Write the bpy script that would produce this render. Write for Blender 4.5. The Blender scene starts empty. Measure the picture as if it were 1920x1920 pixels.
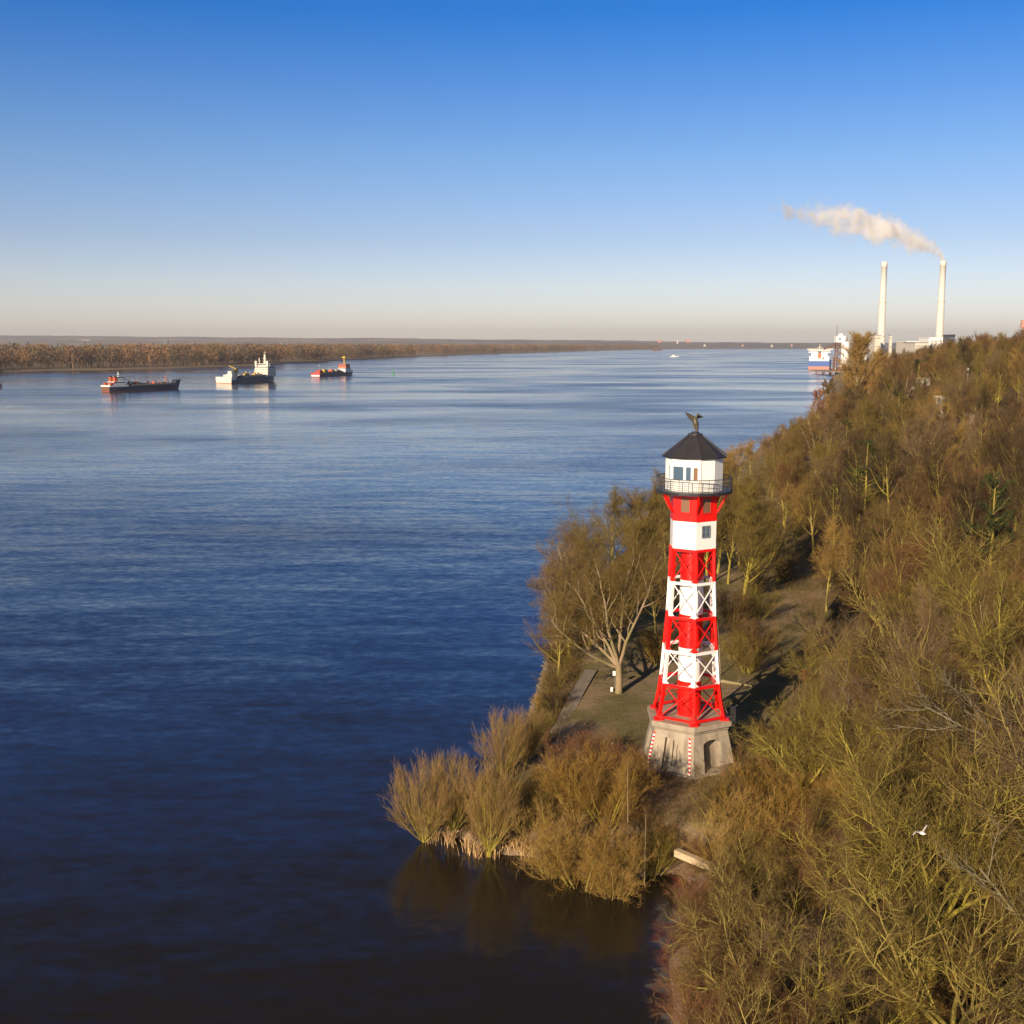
import bpy, math, random
import numpy as np
from mathutils import Vector, Matrix
R = math.radians
sc = bpy.context.scene
COL = sc.collection

# ------------------------------------------------------------------ camera, sky, sun, exposure
F = 2150.0; PITCH = R(8.33); CAMZ = 39.0
cam_d = bpy.data.cameras.new('camera')
cam_d.sensor_width = 36.0; cam_d.lens = 36.0 * F / 1920.0
cam_d.clip_start = 0.5; cam_d.clip_end = 80000
cam = bpy.data.objects.new('camera', cam_d); COL.objects.link(cam)
cam.location = (0, 0, CAMZ); cam.rotation_euler = (math.pi / 2 - PITCH, 0, 0)
sc.camera = cam
SUN_AZ = R(209.0); SUN_EL = R(20.0)          # azimuth clockwise from +Y (the view direction): behind and left
w = bpy.data.worlds.new('World'); sc.world = w; w.use_nodes = True
nt = w.node_tree; bg = nt.nodes['Background']
sky = nt.nodes.new('ShaderNodeTexSky'); sky.sky_type = 'NISHITA'; sky.sun_disc = False
sky.sun_elevation = SUN_EL; sky.sun_rotation = SUN_AZ
sky.altitude = 0; sky.air_density = 1.0; sky.dust_density = 0.6; sky.ozone_density = 3.0
# the clear winter sky is deeper blue aloft and milkier at the horizon than the model's: grade it by elevation
tcw = nt.nodes.new('ShaderNodeTexCoord'); sxw = nt.nodes.new('ShaderNodeSeparateXYZ'); nt.links.new(tcw.outputs['Generated'], sxw.inputs[0])
rw = nt.nodes.new('ShaderNodeValToRGB'); nt.links.new(sxw.outputs[2], rw.inputs[0]); cr_ = rw.color_ramp
SKYG = [(0.0, (1.15, 1.02, 1.05)), (.021, (.98, .88, 1.02)), (.087, (.66, .63, .79)), (.152, (.46, .57, .77)), (.262, (.07, .38, .78)), (.37, (.08, .37, .72)), (.52, (.10, .15, .17)), (1.0, (.12, .20, .29))]
while len(cr_.elements) < len(SKYG): cr_.elements.new(.5)
for e, (p_, c_) in zip(cr_.elements, SKYG): e.position = p_; e.color = (*c_, 1)
mw = nt.nodes.new('ShaderNodeMix'); mw.data_type = 'RGBA'; mw.blend_type = 'MULTIPLY'; mw.inputs[0].default_value = 1.0
nt.links.new(sky.outputs[0], mw.inputs[6]); nt.links.new(rw.outputs[0], mw.inputs[7])
nt.links.new(mw.outputs[2], bg.inputs[0]); bg.inputs[1].default_value = 0.112
sl = bpy.data.lights.new('sun', 'SUN'); sl.energy = 5.0; sl.angle = R(0.5); sl.color = (1.0, 0.80, 0.56)
so = bpy.data.objects.new('sun', sl); COL.objects.link(so)
sdir = Vector((math.sin(SUN_AZ) * math.cos(SUN_EL), math.cos(SUN_AZ) * math.cos(SUN_EL), math.sin(SUN_EL)))
so.rotation_euler = sdir.to_track_quat('Z', 'Y').to_euler()
sc.view_settings.view_transform = 'Standard'; sc.view_settings.look = 'None'
sc.view_settings.exposure = 0.5; sc.view_settings.gamma = 1.0
sc.cycles.volume_bounces = 10; sc.cycles.max_bounces = 6; sc.cycles.transparent_max_bounces = 8
sc.cycles.volume_step_rate = 2.0; sc.cycles.volume_max_steps = 128
rng = np.random.default_rng(7); random.seed(7)

# ------------------------------------------------------------------ helpers
def at(px, py, z=0.0):
    """point on the horizontal plane z seen at a pixel of the 1920 photograph"""
    dep = PITCH + math.atan((py - 960) / F)
    Y = (CAMZ - z) / math.tan(dep)
    zc = Y * math.cos(PITCH) + (CAMZ - z) * math.sin(PITCH)
    return ((px - 960) / F * zc, Y)
def zpx(py, Y):
    return CAMZ - Y * math.tan(PITCH + math.atan((py - 960) / F))
def xpx(px, Y, z):
    return (px - 960) / F * (Y * math.cos(PITCH) + (CAMZ - z) * math.sin(PITCH))

def tag(o, label=None, cat=None, group=None, kind=None):
    if label: o['label'] = label
    if cat: o['category'] = cat
    if group: o['group'] = group
    if kind: o['kind'] = kind
    return o
def empty(name, loc, rz=0.0, sc_=1.0):
    o = bpy.data.objects.new(name, None); o.location = loc; o.rotation_euler = (0, 0, rz); o.scale = (sc_,) * 3
    o.empty_display_size = 0.5; COL.objects.link(o); return o

class MB:
    def __init__(s): s.v = []; s.f = []; s.m = []; s.n = 0
    def add(s, vs, fs, mi=0):
        b = s.n; s.v.extend([tuple(p) for p in vs]); s.n += len(vs)
        s.f.extend([tuple(i + b for i in f) for f in fs]); s.m.extend([mi] * len(fs)); return s
    def box(s, x0, x1, y0, y1, z0, z1, mi=0, M=None):
        vs = [Vector(p) for p in ((x0,y0,z0),(x1,y0,z0),(x1,y1,z0),(x0,y1,z0),(x0,y0,z1),(x1,y0,z1),(x1,y1,z1),(x0,y1,z1))]
        if M: vs = [M @ v for v in vs]
        return s.add(vs, [(0,3,2,1),(4,5,6,7),(0,1,5,4),(1,2,6,5),(2,3,7,6),(3,0,4,7)], mi)
    def beam(s, p0, p1, wd, ht=None, mi=0, up=(0,0,1)):
        p0 = Vector(p0); p1 = Vector(p1); d = p1 - p0; L = d.length; d.normalize(); ht = ht or wd
        u = Vector(up)
        if abs(d.dot(u)) > .98: u = Vector((1, 0, 0))
        a = d.cross(u).normalized(); b = a.cross(d)
        vs = []
        for p in (p0, p1):
            for i, j in ((-1,-1),(1,-1),(1,1),(-1,1)): vs.append(p + a * i * wd / 2 + b * j * ht / 2)
        return s.add(vs, [(0,3,2,1),(4,5,6,7),(0,1,5,4),(1,2,6,5),(2,3,7,6),(3,0,4,7)], mi)
    def cyl(s, p0, p1, r0, r1=None, n=16, mi=0, caps=True):
        r1 = r0 if r1 is None else r1
        p0 = Vector(p0); p1 = Vector(p1); d = (p1 - p0).normalized()
        u = Vector((0,0,1)) if abs(d.z) < .9 else Vector((1,0,0))
        a = d.cross(u).normalized(); b = d.cross(a)
        vs = []
        for p, r in ((p0, r0), (p1, r1)):
            for k in range(n):
                t = 2 * math.pi * k / n; vs.append(p + (a * math.cos(t) + b * math.sin(t)) * r)
        fs = [(k, k + n, (k + 1) % n + n, (k + 1) % n) for k in range(n)]
        if caps: fs += [tuple(range(n)), tuple(range(2 * n - 1, n - 1, -1))]
        return s.add(vs, fs, mi)
    def rings(s, rs, mi=0, cap=True, closed=True):
        """rs: list of rings with equal point count, bottom to top, counter-clockwise seen from above"""
        n = len(rs[0]); vs = [p for r in rs for p in r]; fs = []
        for j in range(len(rs) - 1):
            for k in range(n if closed else n - 1):
                k2 = (k + 1) % n
                fs.append((j*n+k, j*n+k2, (j+1)*n+k2, (j+1)*n+k))
        if cap: fs += [tuple(range(n - 1, -1, -1)), tuple(range((len(rs)-1)*n, len(rs)*n))]
        return s.add(vs, fs, mi)
    def build(s, name, mats, parent=None, smooth=False):
        me = bpy.data.meshes.new(name); me.from_pydata(s.v, [], s.f)
        if not isinstance(mats, (list, tuple)): mats = [mats]
        for m in mats: me.materials.append(m)
        me.polygons.foreach_set('material_index', s.m)
        if smooth: me.polygons.foreach_set('use_smooth', [True] * len(s.f))
        me.update()
        o = bpy.data.objects.new(name, me); COL.objects.link(o)
        if parent is not None: o.parent = parent
        return o
def npmesh(name, V, Fq, mat, k=4, smooth=False, mi=None):
    me = bpy.data.meshes.new(name)
    V = np.ascontiguousarray(V, dtype=np.float32); Fq = np.ascontiguousarray(Fq, dtype=np.int32)
    me.vertices.add(len(V)); me.vertices.foreach_set('co', V.ravel())
    me.loops.add(Fq.size); me.loops.foreach_set('vertex_index', Fq.ravel())
    me.polygons.add(len(Fq)); me.polygons.foreach_set('loop_start', np.arange(0, Fq.size, k, dtype=np.int32))
    for m in (mat if isinstance(mat, (list, tuple)) else [mat]): me.materials.append(m)
    if mi is not None: me.polygons.foreach_set('material_index', np.ascontiguousarray(mi, dtype=np.int32))
    if smooth: me.polygons.foreach_set('use_smooth', np.ones(len(Fq), dtype=bool))
    me.update(); me.validate()
    return me
def obj(name, me, parent=None):
    o = bpy.data.objects.new(name, me); COL.objects.link(o)
    if parent is not None: o.parent = parent
    return o

# ------------------------------------------------------------------ materials
def new_mat(name):
    m = bpy.data.materials.new(name); m.use_nodes = True
    return m, m.node_tree, m.node_tree.nodes['Principled BSDF']
def node(nt, typ, **kw):
    n = nt.nodes.new(typ)
    for k, v in kw.items(): setattr(n, k, v)
    return n
def mix_col(nt, fac, a, b):
    mx = node(nt, 'ShaderNodeMix', data_type='RGBA')
    for sock, val in ((mx.inputs[0], fac), (mx.inputs[6], a), (mx.inputs[7], b)):
        if isinstance(val, bpy.types.NodeSocket): nt.links.new(val, sock)
        elif isinstance(val, (int, float)): sock.default_value = val
        else: sock.default_value = (*val, 1)
    return mx.outputs[2]
def noise_fac(nt, scale, detail=4, lo=.35, hi=.65, coord='Object', stretch=None, rough=.55):
    tc = node(nt, 'ShaderNodeTexCoord'); n = node(nt, 'ShaderNodeTexNoise')
    n.inputs['Scale'].default_value = scale; n.inputs['Detail'].default_value = detail; n.inputs['Roughness'].default_value = rough
    src = tc.outputs[coord]
    if stretch:
        mp = node(nt, 'ShaderNodeMapping'); mp.inputs['Scale'].default_value = stretch
        nt.links.new(src, mp.inputs[0]); src = mp.outputs[0]
    nt.links.new(src, n.inputs['Vector'])
    mr = node(nt, 'ShaderNodeMapRange'); mr.inputs[1].default_value = lo; mr.inputs[2].default_value = hi
    nt.links.new(n.outputs['Fac'], mr.inputs[0]); return mr.outputs[0]
def paint(name, c, rough=.45, worn=None, scale=1.5, metal=0.0, amt=.5, bump=0.0):
    m, nt, p = new_mat(name)
    p.inputs['Roughness'].default_value = rough; p.inputs['Metallic'].default_value = metal
    c2 = worn or tuple(x * .72 for x in c)
    f = noise_fac(nt, scale, 5, .45, .8)
    mm = node(nt, 'ShaderNodeMath', operation='MULTIPLY'); mm.inputs[1].default_value = amt
    nt.links.new(f, mm.inputs[0])
    nt.links.new(mix_col(nt, mm.outputs[0], c, c2), p.inputs['Base Color'])
    if bump:
        b = node(nt, 'ShaderNodeBump'); b.inputs['Distance'].default_value = bump
        nt.links.new(noise_fac(nt, 6, 5, 0, 1), b.inputs['Height']); nt.links.new(b.outputs[0], p.inputs['Normal'])
    return m
def twig_mat(name, ca, cb, cc=None, rough=.85, scale=.35, moss=None, hts=None, nrm=None):
    """bark or twig colours that vary along the tree and from tree to tree"""
    m, nt, p = new_mat(name); p.inputs['Roughness'].default_value = rough
    p.inputs['Specular IOR Level'].default_value = .15
    f = noise_fac(nt, scale, 3, .38, .62)
    col = mix_col(nt, f, ca, cb)
    if cc:
        oi = node(nt, 'ShaderNodeObjectInfo')
        mr = node(nt, 'ShaderNodeMapRange'); mr.inputs[1].default_value = .35; mr.inputs[2].default_value = 1.0
        mr.inputs[4].default_value = .85
        nt.links.new(oi.outputs['Random'], mr.inputs[0]); col = mix_col(nt, mr.outputs[0], col, cc)
    nt.links.new(col, p.inputs['Base Color'])
    return m
M = {}
M['red'] = paint('red_paint', (.78, .008, .005), .33, (.55, .025, .012), .8, amt=.35)
M['white'] = paint('white_paint', (.88, .87, .84), .35, (.74, .69, .60), .9, amt=.35)
M['cream'] = paint('cream_wall', (.62, .56, .46), .6, (.45, .4, .33), .3)
M['black'] = paint('black_paint', (.02, .02, .024), .4, (.05, .05, .05))
M['roofing'] = paint('dark_roofing', (.035, .032, .036), .42, (.06, .056, .055), 1.2)
M['glass'] = paint('window_glass', (.08, .13, .19), .08, (.04, .06, .09), .3)
M['board'] = paint('window_board', (.20, .10, .055), .6, (.14, .08, .05), 2)
M['bronze'] = paint('weathered_bronze', (.085, .07, .045), .5, (.06, .06, .045), 5)
M['darksteel'] = paint('dark_railing_steel', (.06, .06, .065), .5)
M['steel'] = paint('grey_steel', (.22, .22, .23), .45, (.12, .11, .11))
M['navy'] = paint('navy_hull', (.03, .042, .075), .5, (.06, .06, .07), .2)
M['blue'] = paint('blue_hull', (.02, .09, .34), .4, (.02, .06, .2), .2)
M['orange'] = paint('orange_paint', (.62, .12, .03), .45, (.4, .08, .03), .6)
M['yellow'] = paint('yellow_paint', (.62, .40, .03), .45, (.4, .25, .03), .6)
M['boot'] = paint('red_boot_paint', (.35, .05, .03), .5, (.2, .04, .03), .3)
M['green'] = paint('green_paint', (.03, .35, .10), .45)
M['deck'] = paint('deck_paint', (.10, .07, .055), .7, (.05, .045, .04), .3)
M['rust'] = paint('rusty_steel', (.17, .075, .04), .8, (.07, .05, .04), .6)
M['stone'] = paint('path_stone', (.27, .22, .17), .9, (.17, .14, .11), .9, bump=.03)
M['plank'] = paint('plank', (.35, .26, .17), .8, (.22, .16, .1), 1.3)
def concrete():
    m, nt, p = new_mat('weathered_concrete'); p.inputs['Roughness'].default_value = .9
    f1 = noise_fac(nt, .9, 6, .35, .7); c = mix_col(nt, f1, (.42, .35, .265), (.31, .26, .20))
    f2 = noise_fac(nt, 1.2, 6, .48, .66, stretch=(1, 1, .22)); 
    # run-off stains grow towards the foot of the block
    tc = node(nt, 'ShaderNodeTexCoord'); sx = node(nt, 'ShaderNodeSeparateXYZ'); nt.links.new(tc.outputs['Object'], sx.inputs[0])
    mr = node(nt, 'ShaderNodeMapRange'); mr.inputs[1].default_value = 6.0; mr.inputs[2].default_value = 0.0
    nt.links.new(sx.outputs[2], mr.inputs[0])
    mu = node(nt, 'ShaderNodeMath', operation='MULTIPLY'); nt.links.new(f2, mu.inputs[0]); nt.links.new(mr.outputs[0], mu.inputs[1])
    c = mix_col(nt, mu.outputs[0], c, (.13, .105, .08)); nt.links.new(c, p.inputs['Base Color'])
    b = node(nt, 'ShaderNodeBump'); b.inputs['Distance'].default_value = .04
    nt.links.new(noise_fac(nt, 3, 6, 0, 1), b.inputs['Height']); nt.links.new(b.outputs[0], p.inputs['Normal'])
    return m
M['concrete'] = concrete()

# ------------------------------------------------------------------ terrain
SH = np.array([(6,-120),(7,20),(8.5,45),(9,62),(11.5,72),(13.2,78),(11.8,80.5),(8.3,79.6),(3.2,81.6),(1.2,84.2),(-2.5,84.8),(-4.6,87),
      (-7.5,88.5),(-7.5,91),(-5.0,95),(-1.5,101),(0.6,108),(1.9,118),(2.8,125),(4.4,141),(7.5,163),(19,205),(34,250),(59,325),
      (81,393),(105,470),(134,548),(168,640),(205,760),(300,1100),(420,1500),(500,1800),(700,2400),(1300,4500),(2600,9000)], float)
TX = np.array([(-120,20),(0,21),(50,22),(80,27),(97,31.5),(120,36),(140,39.5),(160,42),(200,47),(250,56),(306,70),(393,97),(548,150),
      (760,220),(1100,325),(1500,455),(2400,760),(9000,2700)], float)
def shore_sd(X, Y):
    X = np.asarray(X, float); Y = np.asarray(Y, float)
    best = np.full(X.shape, 1e9); sgn = np.ones(X.shape)
    inside = np.zeros(X.shape, int)
    for (x0, y0), (x1, y1) in zip(SH[:-1], SH[1:]):
        dx, dy = x1 - x0, y1 - y0
        t = np.clip(((X - x0) * dx + (Y - y0) * dy) / (dx * dx + dy * dy), 0, 1)
        d = np.hypot(X - x0 - t * dx, Y - y0 - t * dy); best = np.minimum(best, d)
        # crossings of a ray going to -X : land lies on the +X side
        c = ((y0 <= Y) & (Y < y1)) | ((y1 <= Y) & (Y < y0))
        xi = x0 + (Y - y0) * dx / (dy if dy else 1e-9)
        inside += (c & (xi < X))
    return np.where(inside % 2 == 1, best, -best)
def vnoise(X, Y, s, seed=0):
    X = np.asarray(X, float) / s; Y = np.asarray(Y, float) / s
    xi = np.floor(X).astype(int); yi = np.floor(Y).astype(int); fx = X - xi; fy = Y - yi
    fx = fx * fx * (3 - 2 * fx); fy = fy * fy * (3 - 2 * fy)
    def h(a, b):
        v = np.sin(a * 127.1 + b * 311.7 + seed * 74.7) * 43758.5453; return v - np.floor(v)
    return (h(xi, yi) * (1 - fx) + h(xi + 1, yi) * fx) * (1 - fy) + (h(xi, yi + 1) * (1 - fx) + h(xi + 1, yi + 1) * fx) * fy - .5
PLAT = 2.5
def ground_h(X, Y):
    X = np.asarray(X, float); Y = np.asarray(Y, float)
    d = shore_sd(X, Y); d = d + (vnoise(X, Y, 4.5, 11)*1.6 + vnoise(X, Y, 1.6, 12)*.6)*np.clip((120-np.abs(Y))/40, .15, 1); tx = np.interp(Y, TX[:, 0], TX[:, 1])
    bw = np.where(Y < 84, 13.0, 5.0)
    h = np.where(d < 0, np.maximum(d * .3, -3.0), PLAT * np.clip(d / bw, 0, 1))
    up = np.maximum(X - tx, 0); ramp = np.where(up < 6, up * up / 12, up - 3) * np.interp(Y, [0, 300, 420], [.52, .52, .62])
    top = np.interp(Y, [0, 60, 250, 450, 700, 1000, 1300], [20, 24, 27.5, 30, 29, 14, 3])
    ramp = top * (1 - np.exp(-ramp / top * 1.25))
    n = vnoise(X, Y, 31, 1) * 4.5 + vnoise(X, Y, 11, 2) * 1.6
    h = h + ramp + n * np.clip(ramp / 12, 0, 1) + np.where(d > 1, vnoise(X, Y, 3, 3) * .12, 0)
    return h
def gh(x, y): return float(ground_h(np.array([x]), np.array([y]))[0])

def make_terrain():
    ys = [-60.0]
    while ys[-1] < 9000: ys.append(ys[-1] + (1.1 if ys[-1] < 200 else ys[-1] * .0075))
    ys = np.array(ys)
    base = np.interp(ys, SH[[0, 4, 17, 18, 20, 22, 24, 26, 29, 31, 33, 34], 1], [-14, -14, -14, -6, 0, 25, 70, 120, 280, 470, 1250, 2500])
    off = [0.0]
    while off[-1] < 9000: off.append(off[-1] + (1.0 if off[-1] < 110 else 1.0 + (off[-1] - 110) * .06))
    off = np.array(off)
    sc_ = np.where(ys < 200, 1, ys / 200)[:, None]
    off2 = off[None, :] * sc_
    X = base[:, None] + off2; Y = np.repeat(ys[:, None], len(off), 1)
    Z = ground_h(X.ravel(), Y.ravel()).reshape(X.shape)
    V = np.stack([X, Y, Z], -1).reshape(-1, 3); nx = len(off); ny = len(ys)
    idx = np.arange(nx * ny).reshape(ny, nx)
    Q = np.stack([idx[:-1, :-1], idx[:-1, 1:], idx[1:, 1:], idx[1:, :-1]], -1).reshape(-1, 4)
    m, nt, p = new_mat('winter_ground'); p.inputs['Roughness'].default_value = .95; p.inputs['Specular IOR Level'].default_value = .1
    c = mix_col(nt, noise_fac(nt, .22, 5, .4, .6), (.085, .055, .028), (.065, .055, .020))       # leaf litter and mossy grass
    c = mix_col(nt, noise_fac(nt, 1.7, 6, .42, .68, rough=.7), c, (.13, .085, .045))
    # bare trodden sand and dirt of the level bank, grass where it is not walked on
    ge = node(nt, 'ShaderNodeNewGeometry'); sx = node(nt, 'ShaderNodeSeparateXYZ'); nt.links.new(ge.outputs['Position'], sx.inputs[0])
    mr = node(nt, 'ShaderNodeMapRange'); mr.inputs[1].default_value = 3.6; mr.inputs[2].default_value = 2.7
    nt.links.new(sx.outputs[2], mr.inputs[0])
    g = mix_col(nt, noise_fac(nt, .16, 5, .42, .58), (.17, .145, .06), (.34, .245, .155))
    g = mix_col(nt, noise_fac(nt, 3.5, 5, .45, .75), g, (.20, .155, .08))
    c = mix_col(nt, mr.outputs[0], c, g)
    mr2 = node(nt, 'ShaderNodeMapRange'); mr2.inputs[1].default_value = 2.3; mr2.inputs[2].default_value = 1.6
    nt.links.new(sx.outputs[2], mr2.inputs[0])
    c = mix_col(nt, mr2.outputs[0], c, (.30, .215, .14))                                          # sand of the little beach
    nt.links.new(c, p.inputs['Base Color'])
    b = node(nt, 'ShaderNodeBump'); b.inputs['Distance'].default_value = .25; b.inputs['Strength'].default_value = .8
    nt.links.new(noise_fac(nt, 1.8, 7, 0, 1, rough=.7), b.inputs['Height']); nt.links.new(b.outputs[0], p.inputs['Normal'])
    o = obj('ground', npmesh('ground', V, Q, m, smooth=True)); tag(o, kind='structure')
make_terrain()

def make_water():
    m, nt, p = new_mat('river_water')
    p.inputs['IOR'].default_value = 1.5; p.inputs['Base Color'].default_value = (.019, .0135, .008, 1); p.inputs['Specular Tint'].default_value = (.55, .86, 1.0, 1)
    ge = node(nt, 'ShaderNodeNewGeometry'); P = ge.outputs['Position']
    def slopes(scale, st, detail, rot=0.0):
        mp = node(nt, 'ShaderNodeMapping'); mp.inputs['Scale'].default_value = st; mp.inputs['Rotation'].default_value = (0, 0, rot)
        nt.links.new(P, mp.inputs[0]); n = node(nt, 'ShaderNodeTexNoise'); n.inputs['Scale'].default_value = scale
        n.inputs['Detail'].default_value = detail; n.inputs['Roughness'].default_value = .6
        nt.links.new(mp.outputs[0], n.inputs['Vector'])
        s = node(nt, 'ShaderNodeVectorMath', operation='SUBTRACT'); s.inputs[1].default_value = (.5, .5, .5)
        nt.links.new(n.outputs['Color'], s.inputs[0]); return s.outputs[0]
    def scaled(v, k):
        s = node(nt, 'ShaderNodeVectorMath', operation='SCALE'); nt.links.new(v, s.inputs[0])
        if isinstance(k, float): s.inputs[3].default_value = k
        else: nt.links.new(k, s.inputs[3])
        return s.outputs[0]
    def add(a, b):
        s = node(nt, 'ShaderNodeVectorMath', operation='ADD'); nt.links.new(a, s.inputs[0]); nt.links.new(b, s.inputs[1]); return s.outputs[0]
    big = slopes(.24, (.20, 1.0, 1), 3, R(7))          # long low swell
    sml = slopes(1.1, (.55, 1.0, 1), 4, R(-14))         # ripples
    # wind patches and slicks: broad, drawn out along the river
    pn = node(nt, 'ShaderNodeTexNoise'); pn.inputs['Scale'].default_value = .012; pn.inputs['Detail'].default_value = 5; pn.inputs['Roughness'].default_value = .55
    mp = node(nt, 'ShaderNodeMapping'); mp.inputs['Scale'].default_value = (.5, 1.0, 1); mp.inputs['Rotation'].default_value = (0, 0, R(-12))
    nt.links.new(P, mp.inputs[0]); nt.links.new(mp.outputs[0], pn.inputs['Vector'])
    pr = node(nt, 'ShaderNodeMapRange'); pr.inputs[1].default_value = .40; pr.inputs[2].default_value = .62
    pr.inputs[3].default_value = .72; pr.inputs[4].default_value = 1.08; nt.links.new(pn.outputs['Fac'], pr.inputs[0])
    # open water is rougher than the sheltered bay
    dist = node(nt, 'ShaderNodeVectorMath', operation='LENGTH'); nt.links.new(P, dist.inputs[0])
    dr = node(nt, 'ShaderNodeMapRange'); dr.inputs[1].default_value = 60; dr.inputs[2].default_value = 220; dr.inputs[3].default_value = .55; dr.inputs[4].default_value = 1.0
    nt.links.new(dist.outputs['Value'], dr.inputs[0])
    k = node(nt, 'ShaderNodeMath', operation='MULTIPLY'); nt.links.new(pr.outputs[0], k.inputs[0]); nt.links.new(dr.outputs[0], k.inputs[1])
    # slicks out on the river: calm lanes with clear edges
    qn = node(nt, 'ShaderNodeTexNoise'); qn.inputs['Scale'].default_value = .006; qn.inputs['Detail'].default_value = 6; qn.inputs['Roughness'].default_value = .5
    qp = node(nt, 'ShaderNodeMapping'); qp.inputs['Scale'].default_value = (.55, 1.0, 1); qp.inputs['Rotation'].default_value = (0, 0, R(-20))
    nt.links.new(P, qp.inputs[0]); nt.links.new(qp.outputs[0], qn.inputs['Vector'])
    qr = node(nt, 'ShaderNodeMapRange'); qr.inputs[1].default_value = .46; qr.inputs[2].default_value = .56; qr.inputs[3].default_value = .62; qr.inputs[4].default_value = 1.05
    nt.links.new(qn.outputs['Fac'], qr.inputs[0])
    qd = node(nt, 'ShaderNodeMapRange'); qd.inputs[1].default_value = 220; qd.inputs[2].default_value = 420; nt.links.new(dist.outputs['Value'], qd.inputs[0])
    qm = node(nt, 'ShaderNodeMix'); qm.data_type = 'FLOAT'; qm.inputs[2].default_value = 1.0
    nt.links.new(qd.outputs[0], qm.inputs[0]); nt.links.new(qr.outputs[0], qm.inputs[3])
    k0 = k; k = node(nt, 'ShaderNodeMath', operation='MULTIPLY'); nt.links.new(k0.outputs[0], k.inputs[0]); nt.links.new(qm.outputs[0], k.inputs[1])
    tot = scaled(add(scaled(big, .20), scaled(sml, .24)), k.outputs[0])
    ml = node(nt, 'ShaderNodeVectorMath', operation='MULTIPLY'); ml.inputs[1].default_value = (1, 1, 0); nt.links.new(tot, ml.inputs[0])
    ad = node(nt, 'ShaderNodeVectorMath', operation='ADD'); ad.inputs[1].default_value = (0, 0, 1); nt.links.new(ml.outputs[0], ad.inputs[0])
    nn = node(nt, 'ShaderNodeVectorMath', operation='NORMALIZE'); nt.links.new(ad.outputs[0], nn.inputs[0])
    nt.links.new(nn.outputs[0], p.inputs['Normal'])
    rr = node(nt, 'ShaderNodeMapRange'); rr.inputs[1].default_value = .2; rr.inputs[2].default_value = 1.2; rr.inputs[3].default_value = .03; rr.inputs[4].default_value = .28
    nt.links.new(k.outputs[0], rr.inputs[0]); nt.links.new(rr.outputs[0], p.inputs['Roughness'])
    o = MB().add([(-21000,-3000,0),(21000,-3000,0),(21000,21000,0),(-21000,21000,0)], [(0,1,2,3)]).build('water', m)
    tag(o, kind='structure')
make_water()

# path strip along the top of the revetment
def ribbon(name, pts, width, mat, h=.06, label=None, cat=None, kind=None, lift=0.02):
    mb = MB(); n = len(pts); L = []; Rr = []
    for i, (x, y) in enumerate(pts):
        a = Vector(pts[max(i-1, 0)]); b = Vector(pts[min(i+1, n-1)]); d = (b - a).normalized(); s = Vector((d.y, -d.x))
        z = gh(x, y) + lift
        L.append((x - s.x*width/2, y - s.y*width/2, z)); Rr.append((x + s.x*width/2, y + s.y*width/2, z))
    vs = []
    for l, r in zip(L, Rr): vs += [l, r, (l[0], l[1], l[2]+h), (r[0], r[1], r[2]+h)]
    fs = []
    for i in range(n-1):
        a = 4*i; b = a+4
        fs += [(a+2, a+3, b+3, b+2), (a, a+2, b+2, b), (a+1, b+1, b+3, a+3)]
    fs += [(0, 1, 3, 2), (4*n-4, 4*n-2, 4*n-1, 4*n-3)]
    o = mb.add(vs, fs).build(name, mat); tag(o, label, cat, kind=kind); return o
pa = at(1047, 1362, PLAT); pb = at(1108, 1258, PLAT)
pts = [(pa[0] + (pb[0]-pa[0])*t, pa[1] + (pb[1]-pa[1])*t) for t in np.linspace(-.05, 1.0, 8)]
ribbon('path', pts, 1.35, M['stone'], kind='structure', lift=.1)
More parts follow.
